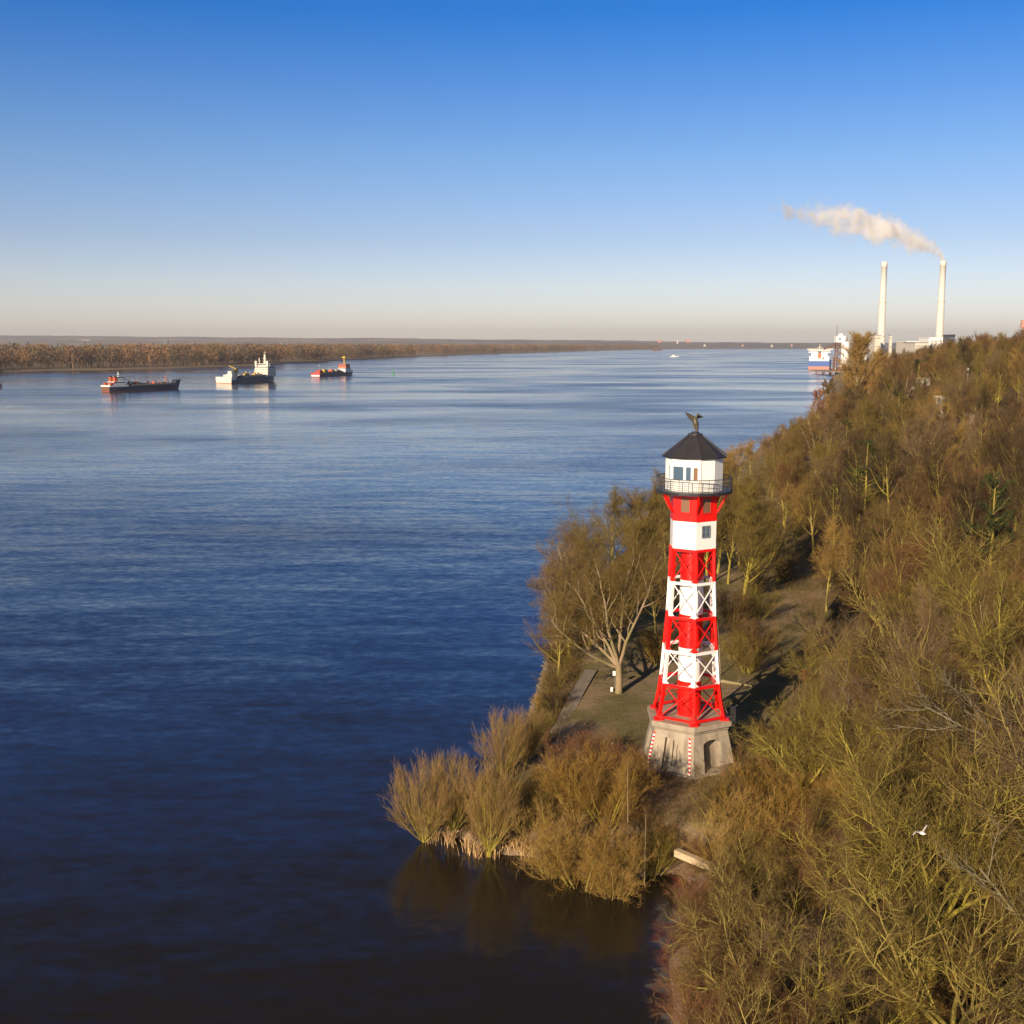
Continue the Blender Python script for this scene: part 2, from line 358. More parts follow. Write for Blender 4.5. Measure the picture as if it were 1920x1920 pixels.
# ------------------------------------------------------------------ lighthouse
LD = 97.5; LZ = PLAT - .15
LX = xpx(1292, LD, 8)
def lighthouse():
    root = empty('lighthouse', (LX, LD, LZ), R(-1.5))
    # lean of the picture is the camera's, the tower itself is upright
    tag(root, 'tall red and white banded lattice lighthouse on a six sided concrete block', 'lighthouse')
    S = lambda z: (LD * math.cos(PITCH) + (CAMZ - z) * math.sin(PITCH)) / F
    def hexr(hw, z): return hw * S(z) / .866
    def lvl(py, hw):                                    # level seen at the side corners
        z = zpx(py, LD); r = hexr(hw, z); z = zpx(py, LD - r * .4); return z - LZ, hexr(hw, z)
    def hexa(r, z, off=0.0, n=6, rot=0.0):
        return [Vector((r * math.cos(-math.pi/2 + rot + 2*math.pi*k/n), r * math.sin(-math.pi/2 + rot + 2*math.pi*k/n), z)) for k in range(n)]
    zc_t, rc_t = lvl(1348, 69); rc_b = hexr(82, LZ)
    # concrete block with cornice, niche and doorway cut into two faces
    mb = MB()
    zt = zc_t; zco = zt - .75
    rtop = rc_b + (rc_t - .14 - rc_b)
    def rb(z): return rc_b + (rtop - rc_b) * z / zco
    H0, H1 = hexa(rb(0), 0), hexa(rb(zco), zco)
    def face(k, holes):
        a0, b0, a1, b1 = H0[k], H0[(k+1) % 6], H1[k], H1[(k+1) % 6]
        P = lambda u, v: (a0.lerp(b0, u)).lerp(a1.lerp(b1, u), v)
        nrm = (b0 - a0).cross(a1 - a0).normalized()
        us = sorted({0, 1} | {h[0] for h in holes} | {h[1] for h in holes}); vs_ = sorted({0, 1} | {h[2] for h in holes} | {h[3] for h in holes})
        for i in range(len(us)-1):
            for j in range(len(vs_)-1):
                u0, u1, v0, v1 = us[i], us[i+1], vs_[j], vs_[j+1]
                hole = next((h for h in holes if h[0] <= u0 < h[1] and h[2] <= v0 < h[3]), None)
                if hole is None: mb.add([P(u0,v0), P(u1,v0), P(u1,v1), P(u0,v1)], [(0,1,2,3)])
                else:
                    dp = nrm * -hole[4]
                    q = [P(u0,v0), P(u1,v0), P(u1,v1), P(u0,v1)]; r_ = [x + dp for x in q]
                    mb.add(r_, [(0,1,2,3)])
                    if u0 == hole[0]: mb.add([q[0], r_[0], r_[3], q[3]], [(0,1,2,3)])
                    if u1 == hole[1]: mb.add([q[1], q[2], r_[2], r_[1]], [(0,1,2,3)])
                    if v0 == hole[2]: mb.add([q[0], q[1], r_[1], r_[0]], [(0,1,2,3)])
                    if v1 == hole[3]: mb.add([q[3], r_[3], r_[2], q[2]], [(0,1,2,3)])
    for k in range(6):
        if k == 5: face(k, [(.30, .44, .10, .84, .45), (.50, .60, .22, .80, .28), (.60, .68, .22, .72, .12)])
        elif k == 0: face(k, [(.26, .74, .03, .82, 1.0)])
        else: face(k, [(.32, .68, .05, .80, .6)])
    mb.add(H0, [(5,4,3,2,1,0)])
    body = mb.build('base_block', M['concrete'], root)
    # arch head of the doorway on the right-hand face
    c = MB()
    c.rings([hexa(rb(zco)+.10, zco - .003), hexa(rb(zco)+.16, zco+.10), hexa(rb(zco)+.05, zco+.14), hexa(rc_t+.02, zt-.5), hexa(rc_t+.24, zt-.44), hexa(rc_t+.24, zt)])
    c.build('cornice', M['concrete'], root)
    pl = MB(); pl.rings([hexa(rc_b+.22, -.5), hexa(rc_b+.22, .24), hexa(rc_b+.10, .30)]); pl.build('plinth', M['concrete'], root)
    # doorway lining and door in the deep opening
    fn = (H0[1]-H0[0]).cross(H1[0]-H0[0]).normalized(); Pd = lambda u, v, d: (H0[0].lerp(H0[1], u)).lerp(H1[0].lerp(H1[1], u), v) - fn*d
    arch = MB()
    for sgn, u0 in ((1, .26), (-1, .74)):
        vs0 = []; 
        for t in np.linspace(0, 1, 7):
            a = t*math.pi/2; uu = u0 + sgn*.24*(1-math.cos(a)); vv = .72 + .10*math.sin(a)
            vs0.append((uu, vv))
        out = [(u0, .822)] + vs0 if True else vs0
        n = len(vs0)
        F0 = [Pd(u, v, -.004) for u, v in vs0] + [Pd(u0, .8195, -.004)]
        B0 = [Pd(u, v, .25) for u, v in vs0] + [Pd(u0, .8195, .25)]
        fs = [tuple(range(n+1)) if sgn < 0 else tuple(range(n, -1, -1))] + [(i, i+1, n+2+i, n+1+i) for i in range(n-1)]
        arch.add(F0 + B0, fs)
    arch.build('arch', M['concrete'], root)
    dm = MB(); dm.add([Pd(.30, .04, .98), Pd(.5, .04, .98), Pd(.5, .50, .98), Pd(.30, .50, .98)] + [Pd(.30, .04, .92), Pd(.5, .04, .92), Pd(.5, .50, .92), Pd(.30, .50, .92)],
        [(0,3,2,1),(4,5,6,7),(0,1,5,4),(1,2,6,5),(2,3,7,6),(3,0,4,7)]); dm.build('door', M['steel'], root)
    # red and white tide staffs down the block edges
    for (k, u) in ((5, .015), (5, .905)):
        st = MB(); a0, b0, a1, b1 = H0[k], H0[(k+1) % 6], H1[k], H1[(k+1) % 6]
        nn = (b0-a0).cross(a1-a0).normalized(); wv = (b0-a0).normalized()*.085; N = 19
        for i in range(N):
            v0 = .04 + .88*i/N; v1 = .04 + .88*(i+1)/N
            p0 = a0.lerp(b0, u).lerp(a1.lerp(b1, u), v0) + nn*.03; p1 = a0.lerp(b0, u).lerp(a1.lerp(b1, u), v1) + nn*.03
            q = [p0-wv, p0+wv, p1+wv, p1-wv]; q2 = [x + nn*.05 for x in q]
            st.add(q+q2, [(0,3,2,1),(4,5,6,7),(0,1,5,4),(1,2,6,5),(2,3,7,6),(3,0,4,7)], i % 2)
        st.build('tide_staff', [M['red'], M['white']], root)
    # tower levels
    L0 = (zt, hexr(63, LZ+zt)); LK = lvl(1315, 56.5); L1 = lvl(1280, 52); L2 = lvl(1217, 47.6); L3 = lvl(1154, 43.2); L4 = lvl(1089, 40.8)
    L5 = lvl(1027, 39.6); L6 = lvl(974, 39.6); L7 = lvl(921, 39.6)
    bays = [(L0, LK, L1, 'red'), (L1, None, L2, 'white'), (L2, None, L3, 'red'), (L3, None, L4, 'white'), (L4, None, L5, 'red')]
    def corner(l, k, ins=.1): 
        a = -math.pi/2 + math.pi/3*k; r = l[1]-ins; return Vector((r*math.cos(a), r*math.sin(a), l[0]))
    for k in range(6):                                   # six legs, banded with the tower
        mb = MB()
        for (a, mid, b, cname) in bays:
            mi = 0 if cname == 'red' else 1
            ins = .12
            chain = [corner(a, k, ins)] + ([corner(mid, k, ins)] if mid else []) + [corner(b, k, ins)]
            for p0, p1 in zip(chain[:-1], chain[1:]):
                q = p1 - p0
                aa = math.radians(-90 + 60*k); rad = Vector((math.cos(aa), math.sin(aa), 0))
                mb.beam(p0, p1, .26, .26, mi, up=rad)
        p = corner(L0, k, .12); mb.box(p.x-.36, p.x+.36, p.y-.36, p.y+.36, zt+.003, zt+.16, 0)
        mb.build('leg', [M['red'], M['white']], root)
    for (a, mid, b, cname) in bays:
        mb = MB(); mat = M[cname]
        lo = mid or a
        for k in range(6):
            k2 = (k+1) % 6
            a0, a1 = corner(a if not mid else a, k, .12), corner(a if not mid else a, k2, .12); b0, b1 = corner(b, k, .12), corner(b, k2, .12)
            aa = math.radians(-60 + 60*k); out = Vector((math.cos(aa), math.sin(aa), 0))
            mb.beam(a0.lerp(b0, .05) + out*.02, b1.lerp(a1, .05) + out*.02, .08, .06, 0, up=out)
            mb.beam(a1.lerp(b1, .05) - out*.06, b0.lerp(a0, .05) - out*.06, .08, .06, 0, up=out)
            # gusset plates at the leg feet
            for s, e, q in ((a0, b0, a1), (a1, b1, a0)):
                g = [s.lerp(e, .02) + out*.10, s.lerp(e, .16) + out*.10, s.lerp(q, .17) + (e-s)*.02 + out*.10]
                g2 = [x + out*.03 for x in g]; mb.add(g + g2, [(0,1,2),(5,4,3),(0,3,4,1),(1,4,5,2),(2,5,3,0)])
        mb.build('cross_bracing', mat, root)
        ri = MB()                                       # ring beam at the top of the bay, with a grated landing inside it
        for k in range(6):
            b0, b1 = corner(b, k, .04), corner(b, (k+1) % 6, .04); ri.beam(b0 - Vector((0,0,.12)), b1 - Vector((0,0,.12)), .13, .24)
        if b is not L5:
            ro = b[1]-.16
            for k in range(6):
                a_ = [Vector((r_*math.cos(t), r_*math.sin(t), z_)) for r_ in (ro*.84, ro) for t in (-math.pi/2+math.pi/3*k, -math.pi/2+math.pi/3*(k+1)) for z_ in (b[0]-.16, b[0]-.10)]
                ri.add(a_, [(1,5,7,3),(0,2,6,4),(0,1,3,2),(4,6,7,5),(0,4,5,1),(2,3,7,6)])
        ri.build('ring_beam', mat, root)
    rf = MB()
    for k in range(6):
        b0, b1 = corner(L0, k, .12), corner(L0, (k+1) % 6, .12); rf.beam(b0 + Vector((0,0,.27)), b1 + Vector((0,0,.27)), .14, .2)
    rf.build('ring_beam', M['red'], root)
    # stair tube in the middle, banded
    tb = MB(); prev = zt
    for (a, mid, b, cname) in bays:
        r0 = 1.04 - .0025*(a[0]-zt); tb.cyl((0,0,a[0]+(.0 if a is L0 else 0)), (0,0,b[0]), r0, r0, 40, 0 if cname == 'red' else 1, caps=False)
    t = tb.build('stair_tube', [M['red'], M['white']], root)
    for p in t.data.polygons: p.use_smooth = len(p.vertices) == 4
    # closed rooms: white, then red
    mb = MB(); mb.rings([hexa(L5[1]+.01, L5[0]), hexa(L5[1]+.01, L6[0])]); mb.build('white_room', M['white'], root)
    mb = MB(); mb.rings([hexa(L6[1]+.03, L6[0]+.002), hexa(L6[1]+.03, L7[0]-.02)]); rr_ = mb.build('red_room', M['red'], root)
    st = MB(); st.rings([hexa(L6[1]+.07, L6[0]-.06), hexa(L6[1]+.07, L6[0]+.05)]); st.build('trim_band', M['red'], root)
    def on_face(k, l, u0, u1, z0, z1, d, mats, name, frame=None, bars=False, parent=root):
        r = l[1] + .03; a = hexa(r, 0)[k]; b = hexa(r, 0)[(k+1) % 6]; nn = Vector(((b-a).y, -(b-a).x, 0)).normalized()
        P = lambda u, z, o: a.lerp(b, u) + Vector((0,0,z)) + nn*o
        def slab(u0, u1, z0, z1, o0, o1, mb_, mi=0):
            q = [P(u0,z0,o0), P(u1,z0,o0), P(u1,z1,o0), P(u0,z1,o0), P(u0,z0,o1), P(u1,z0,o1), P(u1,z1,o1), P(u0,z1,o1)]
            mb_.add(q, [(0,3,2,1),(4,5,6,7),(0,1,5,4),(1,2,6,5),(2,3,7,6),(3,0,4,7)], mi)
        pane = MB(); slab(u0, u1, z0, z1, .0, .02, pane); wo = pane.build(name, mats[0], parent)
        fr = MB(); t = .035
        slab(u0-t, u0, z0-.08, z1+.08, 0, .06, fr); slab(u1, u1+t, z0-.08, z1+.08, 0, .06, fr); slab(u0, u1, z1, z1+.08, 0, .06, fr); slab(u0, u1, z0-.08, z0, 0, .08, fr)
        if bars:
            zm = (z0+z1)/2; um = (u0+u1)/2
            slab(u0, u1, zm-.03, zm+.03, .022, .05, fr); slab(um-.015, um+.015, z0, z1, .021, .045, fr)
        fr.build('frame', mats[1], wo)
    zr0 = L6[0]; hr = L7[0]-L6[0]
    on_face(5, L6, .33, .70, zr0+hr*.30, zr0+hr*.80, 0, (M['board'], M['red']), 'window')
    on_face(0, L6, .28, .68, zr0+hr*.28, zr0+hr*.80, 0, (M['board'], M['red']), 'window')
    hw = L6[0]-L5[0]
    on_face(0, L5, .30, .64, L5[0]+hw*.44, L5[0]+hw*.80, 0, (M['glass'], M['steel']), 'window', bars=True)
    # gallery
    zg = zpx(917, LD) - LZ; rg = 71.5 * S(LZ+zg); RG = [hexa(rg, zg-.22, n=24), hexa(rg, zg, n=24)]
    g = MB(); g.rings(RG); g.build('gallery_deck', M['black'], root)
    for k in range(6):
        br = MB(); a = -math.pi/2 + math.pi/3*k; d = Vector((math.cos(a), math.sin(a), 0))
        foot = d*(L6[1]+.05) + Vector((0,0,L6[0]+hr*.26)); tipp = d*(rg-.25) + Vector((0,0,zg-.26)); inn = d*(L6[1]+.1) + Vector((0,0,zg-.28))
        br.beam(foot, tipp, .12, .16, 0); br.beam(inn, tipp, .10, .12, 0); br.beam(foot.lerp(tipp, .55), d*(L6[1]+.5)+Vector((0,0,zg-.3)), .07, .07, 0)
        br.build('bracket', M['red'], root)
    rl = MB(); N = 24; zr = zg + 1.12
    ringp = hexa(rg-.06, 0, n=N)
    for k in range(N):
        p, q = ringp[k], ringp[(k+1) % N]
        rl.beam((p.x, p.y, zg), (p.x, p.y, zr), .05)
        for zz, th in ((1.1, .06), (.75, .03), (.4, .03), (.1, .04)): rl.beam((p.x, p.y, zg+zz), (q.x, q.y, zg+zz), th)
        for t in (.2, .4, .6, .8): s_ = p.lerp(q, t); rl.beam((s_.x, s_.y, zg+.1), (s_.x, s_.y, zg+1.08), .018)
    rl.build('gallery_railing', M['darksteel'], root)
    # lantern house (12 sided) with its windows
    ze = zpx(856, LD) - LZ; rl_ = 54.5 * S(LZ+zg); N = 12; ph = R(5)
    lb = MB(); lb.rings([hexa(rl_, zg+.002, n=N, rot=ph), hexa(rl_, ze, n=N, rot=ph)]); lb.build('lantern_house', M['white'], root)
    pt = [hexa(rl_+.015, 0, n=N, rot=ph)[k] for k in range(N)]
    hh = ze - zg
    def lwin(k, u0, u1, v0, v1, mat):
        a, b = pt[k % N], pt[(k+1) % N]; nn = Vector(((b-a).y, -(b-a).x, 0)).normalized()
        P = lambda u, v, o: a.lerp(b, u) + Vector((0, 0, zg + hh*v)) + nn*o
        def slab(u0, u1, v0, v1, o0, o1, mb_):
            q = [P(u0,v0,o0), P(u1,v0,o0), P(u1,v1,o0), P(u0,v1,o0), P(u0,v0,o1), P(u1,v0,o1), P(u1,v1,o1), P(u0,v1,o1)]
            mb_.add(q, [(0,3,2,1),(4,5,6,7),(0,1,5,4),(1,2,6,5),(2,3,7,6),(3,0,4,7)])
        m_ = MB(); slab(u0, u1, v0, v1, -.01, .012, m_); wo = m_.build('window', mat, root)
        f_ = MB(); t = .04; tv = .025
        slab(u0-t, u0, v0-tv, v1+tv, -.01, .05, f_); slab(u1, u1+t, v0-tv, v1+tv, -.01, .05, f_); slab(u0, u1, v1, v1+tv, -.01, .05, f_); slab(u0, u1, v0-tv, v0, -.01, .06, f_)
        f_.build('frame', M['white'], wo)
    lwin(11, .53, .80, .37, .74, M['board'])
    lwin(11, .05, .36, .37, .76, M['glass']); lwin(10, .10, .88, .37, .76, M['glass']); lwin(9, .55, .72, .37, .76, M['glass'])
    sm = MB(); a = hexa(rl_+.03, 0, n=N, rot=ph)[0]; sm.cyl((a.x, a.y, zg+.02), (a.x, a.y, ze-.02), .035, n=8); sm.build('downpipe', M['cream'], root)
    # roof
    za = zpx(814, LD) - LZ; re_ = 61 * S(LZ+ze)
    rf = MB(); rf.rings([hexa(re_, ze+.002, n=N, rot=ph), hexa(re_+.03, ze+.10, n=N, rot=ph), hexa(.5, za, n=N, rot=ph)]); ro = rf.build('roof', M['roofing'], root)
    rb_ = MB()
    for k in range(N):
        p = hexa(re_+.03, ze+.10, n=N, rot=ph)[k]; q = hexa(.5, za, n=N, rot=ph)[k]; rb_.beam(p + Vector((0,0,.02)), q + Vector((0,0,.02)), .05, .05)
    rb_.build('ridge_seam', M['roofing'], ro)
    cp = MB(); cp.cyl((0,0,za-.08), (0,0,za+.06), .62, .62, 16); cp.cyl((0,0,za+.06), (0,0,za+.22), .42, .3, 16); cp.build('vent_cap', M['roofing'], ro)
    # bronze vane figure: a slim leaning body with raised wings
    fg = MB(); z0 = za + .2
    body_pts = [((0.1,0,z0), .10), ((.12,0,z0+.35), .17), ((.02,0,z0+.75), .25), ((-.05,0,z0+1.1), .20), ((.10,0,z0+1.35), .10), ((.22,0,z0+1.42), .07), ((.42,0,z0+1.36), .02)]
    for (p, r0), (q, r1) in zip(body_pts[:-1], body_pts[1:]): fg.cyl(p, q, r0, r1, 10)
    def wing(pts_, th=.05):
        f_ = [Vector(p) for p in pts_]; b_ = [p + Vector((0, th, 0)) for p in f_]; n = len(f_)
        fg.add(f_ + b_, [tuple(range(n)), tuple(range(2*n-1, n-1, -1))] + [(i, i+n, (i+1) % n + n, (i+1) % n) for i in range(n)])
    wing([(0,-.05,z0+.6), (-.35,-.2,z0+.9), (-.62,-.3,z0+1.15), (-1.0,-.38,z0+1.72), (-.72,-.33,z0+1.62), (-.45,-.22,z0+1.5), (-.25,-.15,z0+1.42), (-.02,-.05,z0+1.15)])
    wing([(.05,.05,z0+1.0), (.10,.05,z0+1.3), (.2,.12,z0+1.62), (.3,.2,z0+1.5), (.6,.35,z0+1.3), (.85,.42,z0+1.24), (.5,.38,z0+1.18), (.25,.25,z0+1.12)])
    wing([(.0,0,z0+.7), (-.3,.05,z0+.55), (-.2,.02,z0+.35), (.08,0,z0+.2)])
    fg.build('vane_figure', M['bronze'], root)
    an = MB(); an.cyl((.12, .1, za), (.12, .1, zpx(765, LD)-LZ), .03, .015, 6); an.build('antenna', M['steel'], root)
    # little lamp bracket at the right of the cornice
    lp = MB(); p = hexa(rc_t+.2, zt-.1)[1]; lp.box(p.x-.1, p.x+.35, p.y-.15, p.y+.15, zt+.01, zt+1.3)
    lp.build('control_cabinet', M['black'], root)
    return root
lighthouse()

# ------------------------------------------------------------------ ships
def hull_mesh(L, B, D, T=.5, sheer=1.0, transom=.85, boot=.35, mats=('navy', 'boot', 'deck')):
    """hull along +X, stern at 0, z=0 the waterline"""
    mb = MB(); n = 17; secs = []
    for i in range(n):
        t = i/(n-1); x = t*L
        hb = B/2*(1 if t < .72 else max(.02, 1-((t-.72)/.28)**2.2)); hb *= (transom + (1-transom)*min(1, t/.12))
        zd = D + sheer*max(0, (t-.78)/.22)**1.5*2.2 + sheer*.3*max(0, (.1-t)/.1)
        flare = 1-.18*max(0, (t-.6)/.4)
        xo = 0 if t < .95 else (t-.95)/.05*L*.025
        secs.append((x, hb, zd, flare, xo))
    for s in (1, -1):
        for zi, (za, zb, mi) in enumerate(((-.4, boot, 1), (boot, None, 0))):
            vs = []
            for x, hb, zd, fl, xo in secs:
                z1 = zb if zb is not None else zd
                f0 = fl + (1-fl)*max(0, za)/zd; f1 = fl + (1-fl)*z1/zd
                vs += [(x + xo*max(0,za)/zd, s*hb*f0, za), (x + xo*z1/zd, s*hb*f1, z1)]
            fs = [(2*i, 2*i+2, 2*i+3, 2*i+1) if s < 0 else (2*i+1, 2*i+3, 2*i+2, 2*i) for i in range(n-1)]
            mb.add(vs, fs, mi)
    x, hb, zd, fl, xo = secs[0]
    mb.add([(0,hb*fl,-.4),(0,-hb*fl,-.4),(0,-hb,boot),(0,hb,boot)], [(0,1,2,3)], 1)
    mb.add([(0,hb,boot),(0,-hb,boot),(0,-hb,zd),(0,hb,zd)], [(0,1,2,3)], 3 if len(mats) > 3 else 0)
    vs = []
    for x, hb, zd, fl, xo in secs: vs += [(x+xo, hb, zd-.5), (x+xo, -hb, zd-.5)]
    mb.add(vs, [(2*i, 2*i+1, 2*i+3, 2*i+2) for i in range(n-1)], 2)
    return mb
def deckhouse(root, x0, x1, b, z0, levels, mat, step=.6, wins=True, name='deckhouse', glassband=True):
    mb = MB(); z = z0
    for i, h in enumerate(levels):
        i0 = x0 + step*i; i1 = x1 - step*i*.6; bb = b - i*.5
        mb.box(i0, i1, -bb/2, bb/2, z, z+h-.15); mb.box(i0-.35, i1+.35, -bb/2-.35, bb/2+.35, z+h-.15, z+h); z += h
    o = mb.build(name, M[mat], root)
    if wins:
        z = z0
        for i, h in enumerate(levels):
            i0 = x0 + step*i; i1 = x1 - step*i*.6; bb = b - i*.5; last = i == len(levels)-1
            g = MB(); wz0, wz1 = (z+h*.42, z+h*.8) if last else (z+h*.5, z+h*.75)
            if not last: wz1 = wz0 + .45
            g.box(i0-.03, i1+.03, -bb/2-.03, bb/2+.03, wz0, wz1); z += h
            g.build('window_band', M['glass'], o)
    return z
def part(root, name, mat, fn):
    mb = MB(); fn(mb); return mb.build(name, M[mat] if isinstance(mat, str) else [M[k] for k in mat], root)
def mast(mb, x, y, z0, z1, r=.2, arms=3):
    mb.cyl((x,y,z0), (x,y,z1), r, r*.5, 8)
    for i in range(arms): zz = z0+(z1-z0)*(.45+.2*i); w_ = 2.2-.5*i; mb.beam((x, y-w_, zz), (x, y+w_, zz), .15)
def rails(mb, L, B, z, step=3.0, x0=1.0):
    for s in (-1, 1):
        y = s*(B/2-.25)
        mb.beam((x0, y, z+.5), (L, y, z+.5), .1); mb.beam((x0, y, z+.05), (L, y, z+.05), .08)
        x = x0
        while x < L: mb.beam((x, y, z-.5), (x, y, z+.5), .09); x += step
def davit(mb, x, y, z, s=1): mb.beam((x,y,z), (x,y,z+1.8), .2); mb.beam((x,y,z+1.8), (x,y+s*1.4,z+2.3), .2)

M['pinkboot'] = paint('faded_boot_paint', (.45, .20, .15), .6)
def clutter(r, x0, x1, w_, z, n, mats, seed):
    q = random.Random(seed); m = MB(); m.box(x0, x1, -w_*.5, w_*.5, z-.25, z, 0)
    for i in range(n):
        x = x0 + 1.5 + (x1-x0-3)*q.random(); y = (q.random()-.5)*w_*.75; a = .5 + 1.6*q.random(); h = 1.0 + 3.4*q.random()**2; k = q.randrange(len(mats))
        if q.random() < .3: m.cyl((x, y, z-.1), (x, y, z+h*1.5), .25, .2, 8, k)
        else: m.box(x-a, x+a, y-a*.5, y+a*.5, z-.1, z+h, k)
    m.build('deck_gear', [M[k] for k in mats], r)
def wake(x0, y0, yaw, L, wd, name='wake'):
    m = MB(); n = 24; q = random.Random(int(L)); vs = []
    for i in range(n+1):
        t = i/n; h = wd*math.sin(math.pi*min(1, t*1.05+.02))**.6*(.5+.5*t)*(.8+.4*q.random()); vs += [(t*L, -h, .03), (t*L, h, .03)]
    o = m.add(vs, [(2*i, 2*i+2, 2*i+3, 2*i+1) for i in range(n)]).build(name, M['foam']); o.location = (x0, y0, 0); o.rotation_euler = (0, 0, yaw); tag(o, kind='stuff'); return o
def foam():
    m, nt, p = new_mat('wake_water'); p.inputs['Roughness'].default_value = .35; p.inputs['IOR'].default_value = 1.33
    nt.links.new(mix_col(nt, noise_fac(nt, .25, 4, .4, .7, stretch=(.4, 1, 1)), (.10, .13, .15), (.30, .34, .36)), p.inputs['Base Color']); return m
M['foam'] = foam()
# 1: long dark hopper dredger, bridge aft
X, Y = at(191, 735); r = empty('dredger_ship', (X+2, Y+3, 0), R(57), .85)
tag(r, 'long low navy dredger with white and orange deckhouse at its stern, leftmost on the river', 'ship')
hull_mesh(90, 13, 4.6, transom=.9, mats=(1,1,1,1)).build('hull', [M['navy'], M['boot'], M['deck'], M['rust']], r)
part(r, 'bulwark', 'white', lambda m: [m.box(-.1, 22, s*7-.12 , s*7+.12, 4.7, 6.4) for s in (-1, 1)] + [m.box(-.15, .1, -6.1, 6.1, 5.0, 6.3)])
zz = deckhouse(r, 6, 20, 11, 4.5, (2.6, 2.6), 'white'); deckhouse(r, 12, 19, 9, zz, (2.4, 2.6), 'white', name='bridge')
part(r, 'lifeboat', 'orange', lambda m: (m.cyl((2,-4.2,7.2), (8.5,-4.2,8.2), 1.3, 1.1, 10), m.cyl((2,4.2,7.2), (8.5,4.2,8.2), 1.3, 1.1, 10)))
part(r, 'funnel', ('orange','black'), lambda m: [(m.box(8,11,y-1,y+1,9,14,0), m.box(8.2,10.8,y-.8,y+.8,14,15,1)) for y in (-3.4, 3.4)])
part(r, 'mast', 'white', lambda m: mast(m, 15.5, 0, 14, 19.5))
part(r, 'deck_crane', 'white', lambda m: (m.cyl((25,4,4.5),(25,4,12),.9,.7,10), m.box(23.5,27,2.5,5.5,11,13.2), m.beam((25,4,12.5),(33,3,9),.5)))
for x in (36, 57): part(r, 'dredge_pump', 'orange', lambda m: (m.cyl((x,-2,4.5),(x,-2,8.8),1.5,1.1,10), m.box(x-2,x+2,0,3,4.5,7.2), m.beam((x-1,-2,8.5),(x+3,4,6.5),.6)))
part(r, 'hopper_coaming', 'deck', lambda m: [m.box(26,80,s*4.5-.3,s*4.5+.3,4.5,6.6) for s in (-1,1)] + [m.box(x,x+.8,-4.2,4.2,5.4,6.5) for x in range(28,80,6)])
part(r, 'suction_pipe', 'steel', lambda m: (m.cyl((28,-6,5.6),(74,-6,6.2),.55,.55,8), m.cyl((40,1,7),(76,1,7),.4,.4,8)))
part(r, 'bow_mast', 'orange', lambda m: (mast(m, 74, 0, 5, 16, .35, 2), m.beam((74,0,12),(79,0,6),.25)))
part(r, 'anchor_winch', 'navy', lambda m: (m.box(84,90,-3,3,6.2,9), m.cyl((88,0,8),(88,0,12),.3,.2,8), m.box(86,91,-4,4,8.8,9.8)))
part(r, 'railing', 'steel', lambda m: rails(m, 80, 14, 5.3, 3, 24))

M['shipcream'] = paint('cream_ship_paint', (.74, .66, .54), .5, (.55, .42, .28), .3)
clutter(r, 24, 82, 8, 5.0, 60, ['deck', 'rust', 'orange', 'cream', 'steel', 'rust'], 1); wake(X-6, Y, R(184), 75, 5)
# 2: big dredger, pale stern, tall white bridge forward
X, Y = at(408, 719); r = empty('dredger_ship', (X+4, Y+9, 0), R(70.5), .85)
tag(r, 'large dredger with cream stern, yellow cranes and tall white bridge block forward', 'ship')
hull_mesh(112, 22, 6.0, transom=.96, mats=(1,1,1,1)).build('hull', [M['navy'], M['boot'], M['deck'], M['shipcream']], r)
part(r, 'stern_bulwark', 'shipcream', lambda m: (m.box(-.25, .0, -10.5, 10.5, .5, 7.4), [m.box(-.2, 9, s*10.95-.15, s*10.95+.15, 3.5, 7.4) for s in (-1,1)]))
part(r, 'aft_house', 'shipcream', lambda m: (m.box(4,14,-9,-1,5.5,10.5), m.box(6,13,-7,-2,10.5,14), m.box(10,16,2,7,5.5,9.5)))
part(r, 'gantry', 'navy', lambda m: ([m.beam((16,y,5.5),(17,y,17),.8) for y in (-4,2)], m.beam((17,-4,16.5),(17,2,16.5),1.4), m.box(15,19,-4,0,10,15)))
part(r, 'deck_crane', 'yellow', lambda m: (m.cyl((24,-1,5.5),(24,-1,14),1.7,1.4,10), m.box(22,27,-3,2,11,17), m.beam((24,-3,16),(20,5,20),.8), m.beam((24,2,11),(30,5,9),1)))
part(r, 'dredge_pump', 'yellow', lambda m: (m.box(44,50,-3,1,5.5,10.5), m.cyl((47,-1,10),(47,-1,13),.9,.7,10)))
part(r, 'dredge_pump', 'yellow', lambda m: (m.box(62,67,-4,0,5.5,9.5), m.cyl((65,-2,9),(65,-2,12),.8,.6,10)))
part(r, 'hopper_coaming', 'deck', lambda m: [m.box(28,84,s*7-.4,s*7+.4,5.5,8.4) for s in (-1,1)] + [m.box(x,x+1,-6.6,6.6,6.4,8.2) for x in range(30,84,7)])
part(r, 'suction_pipe', 'steel', lambda m: m.cyl((30,-9,7),(80,-9,7.6),.8,.8,8))
zz = deckhouse(r, 82, 102, 20, 6, (3.2, 3.2, 3.0, 3.0), 'shipcream'); deckhouse(r, 87, 97, 21, zz, (3.4,), 'shipcream', name='bridge', step=0)
zz += 3.4
for y in (-8.2, 8.2): part(r, 'funnel', ('shipcream','black'), lambda m: (m.box(84,87,y-1.2,y+1.2,16,25,0), m.box(84.3,86.7,y-1,y+1,25,26.2,1)))
part(r, 'mast', 'shipcream', lambda m: (m.cyl((92,-.5,zz-.5),(92,-.5,zz+11),1.8,1.3,10), m.box(90.5,93.5,-3,2,zz+6,zz+6.5), mast(m, 92, -.5, zz+11, zz+15)))
part(r, 'radar_mast', 'shipcream', lambda m: (m.cyl((90,6.5,zz),(90,6.5,zz+7),1.0,.5,8)))
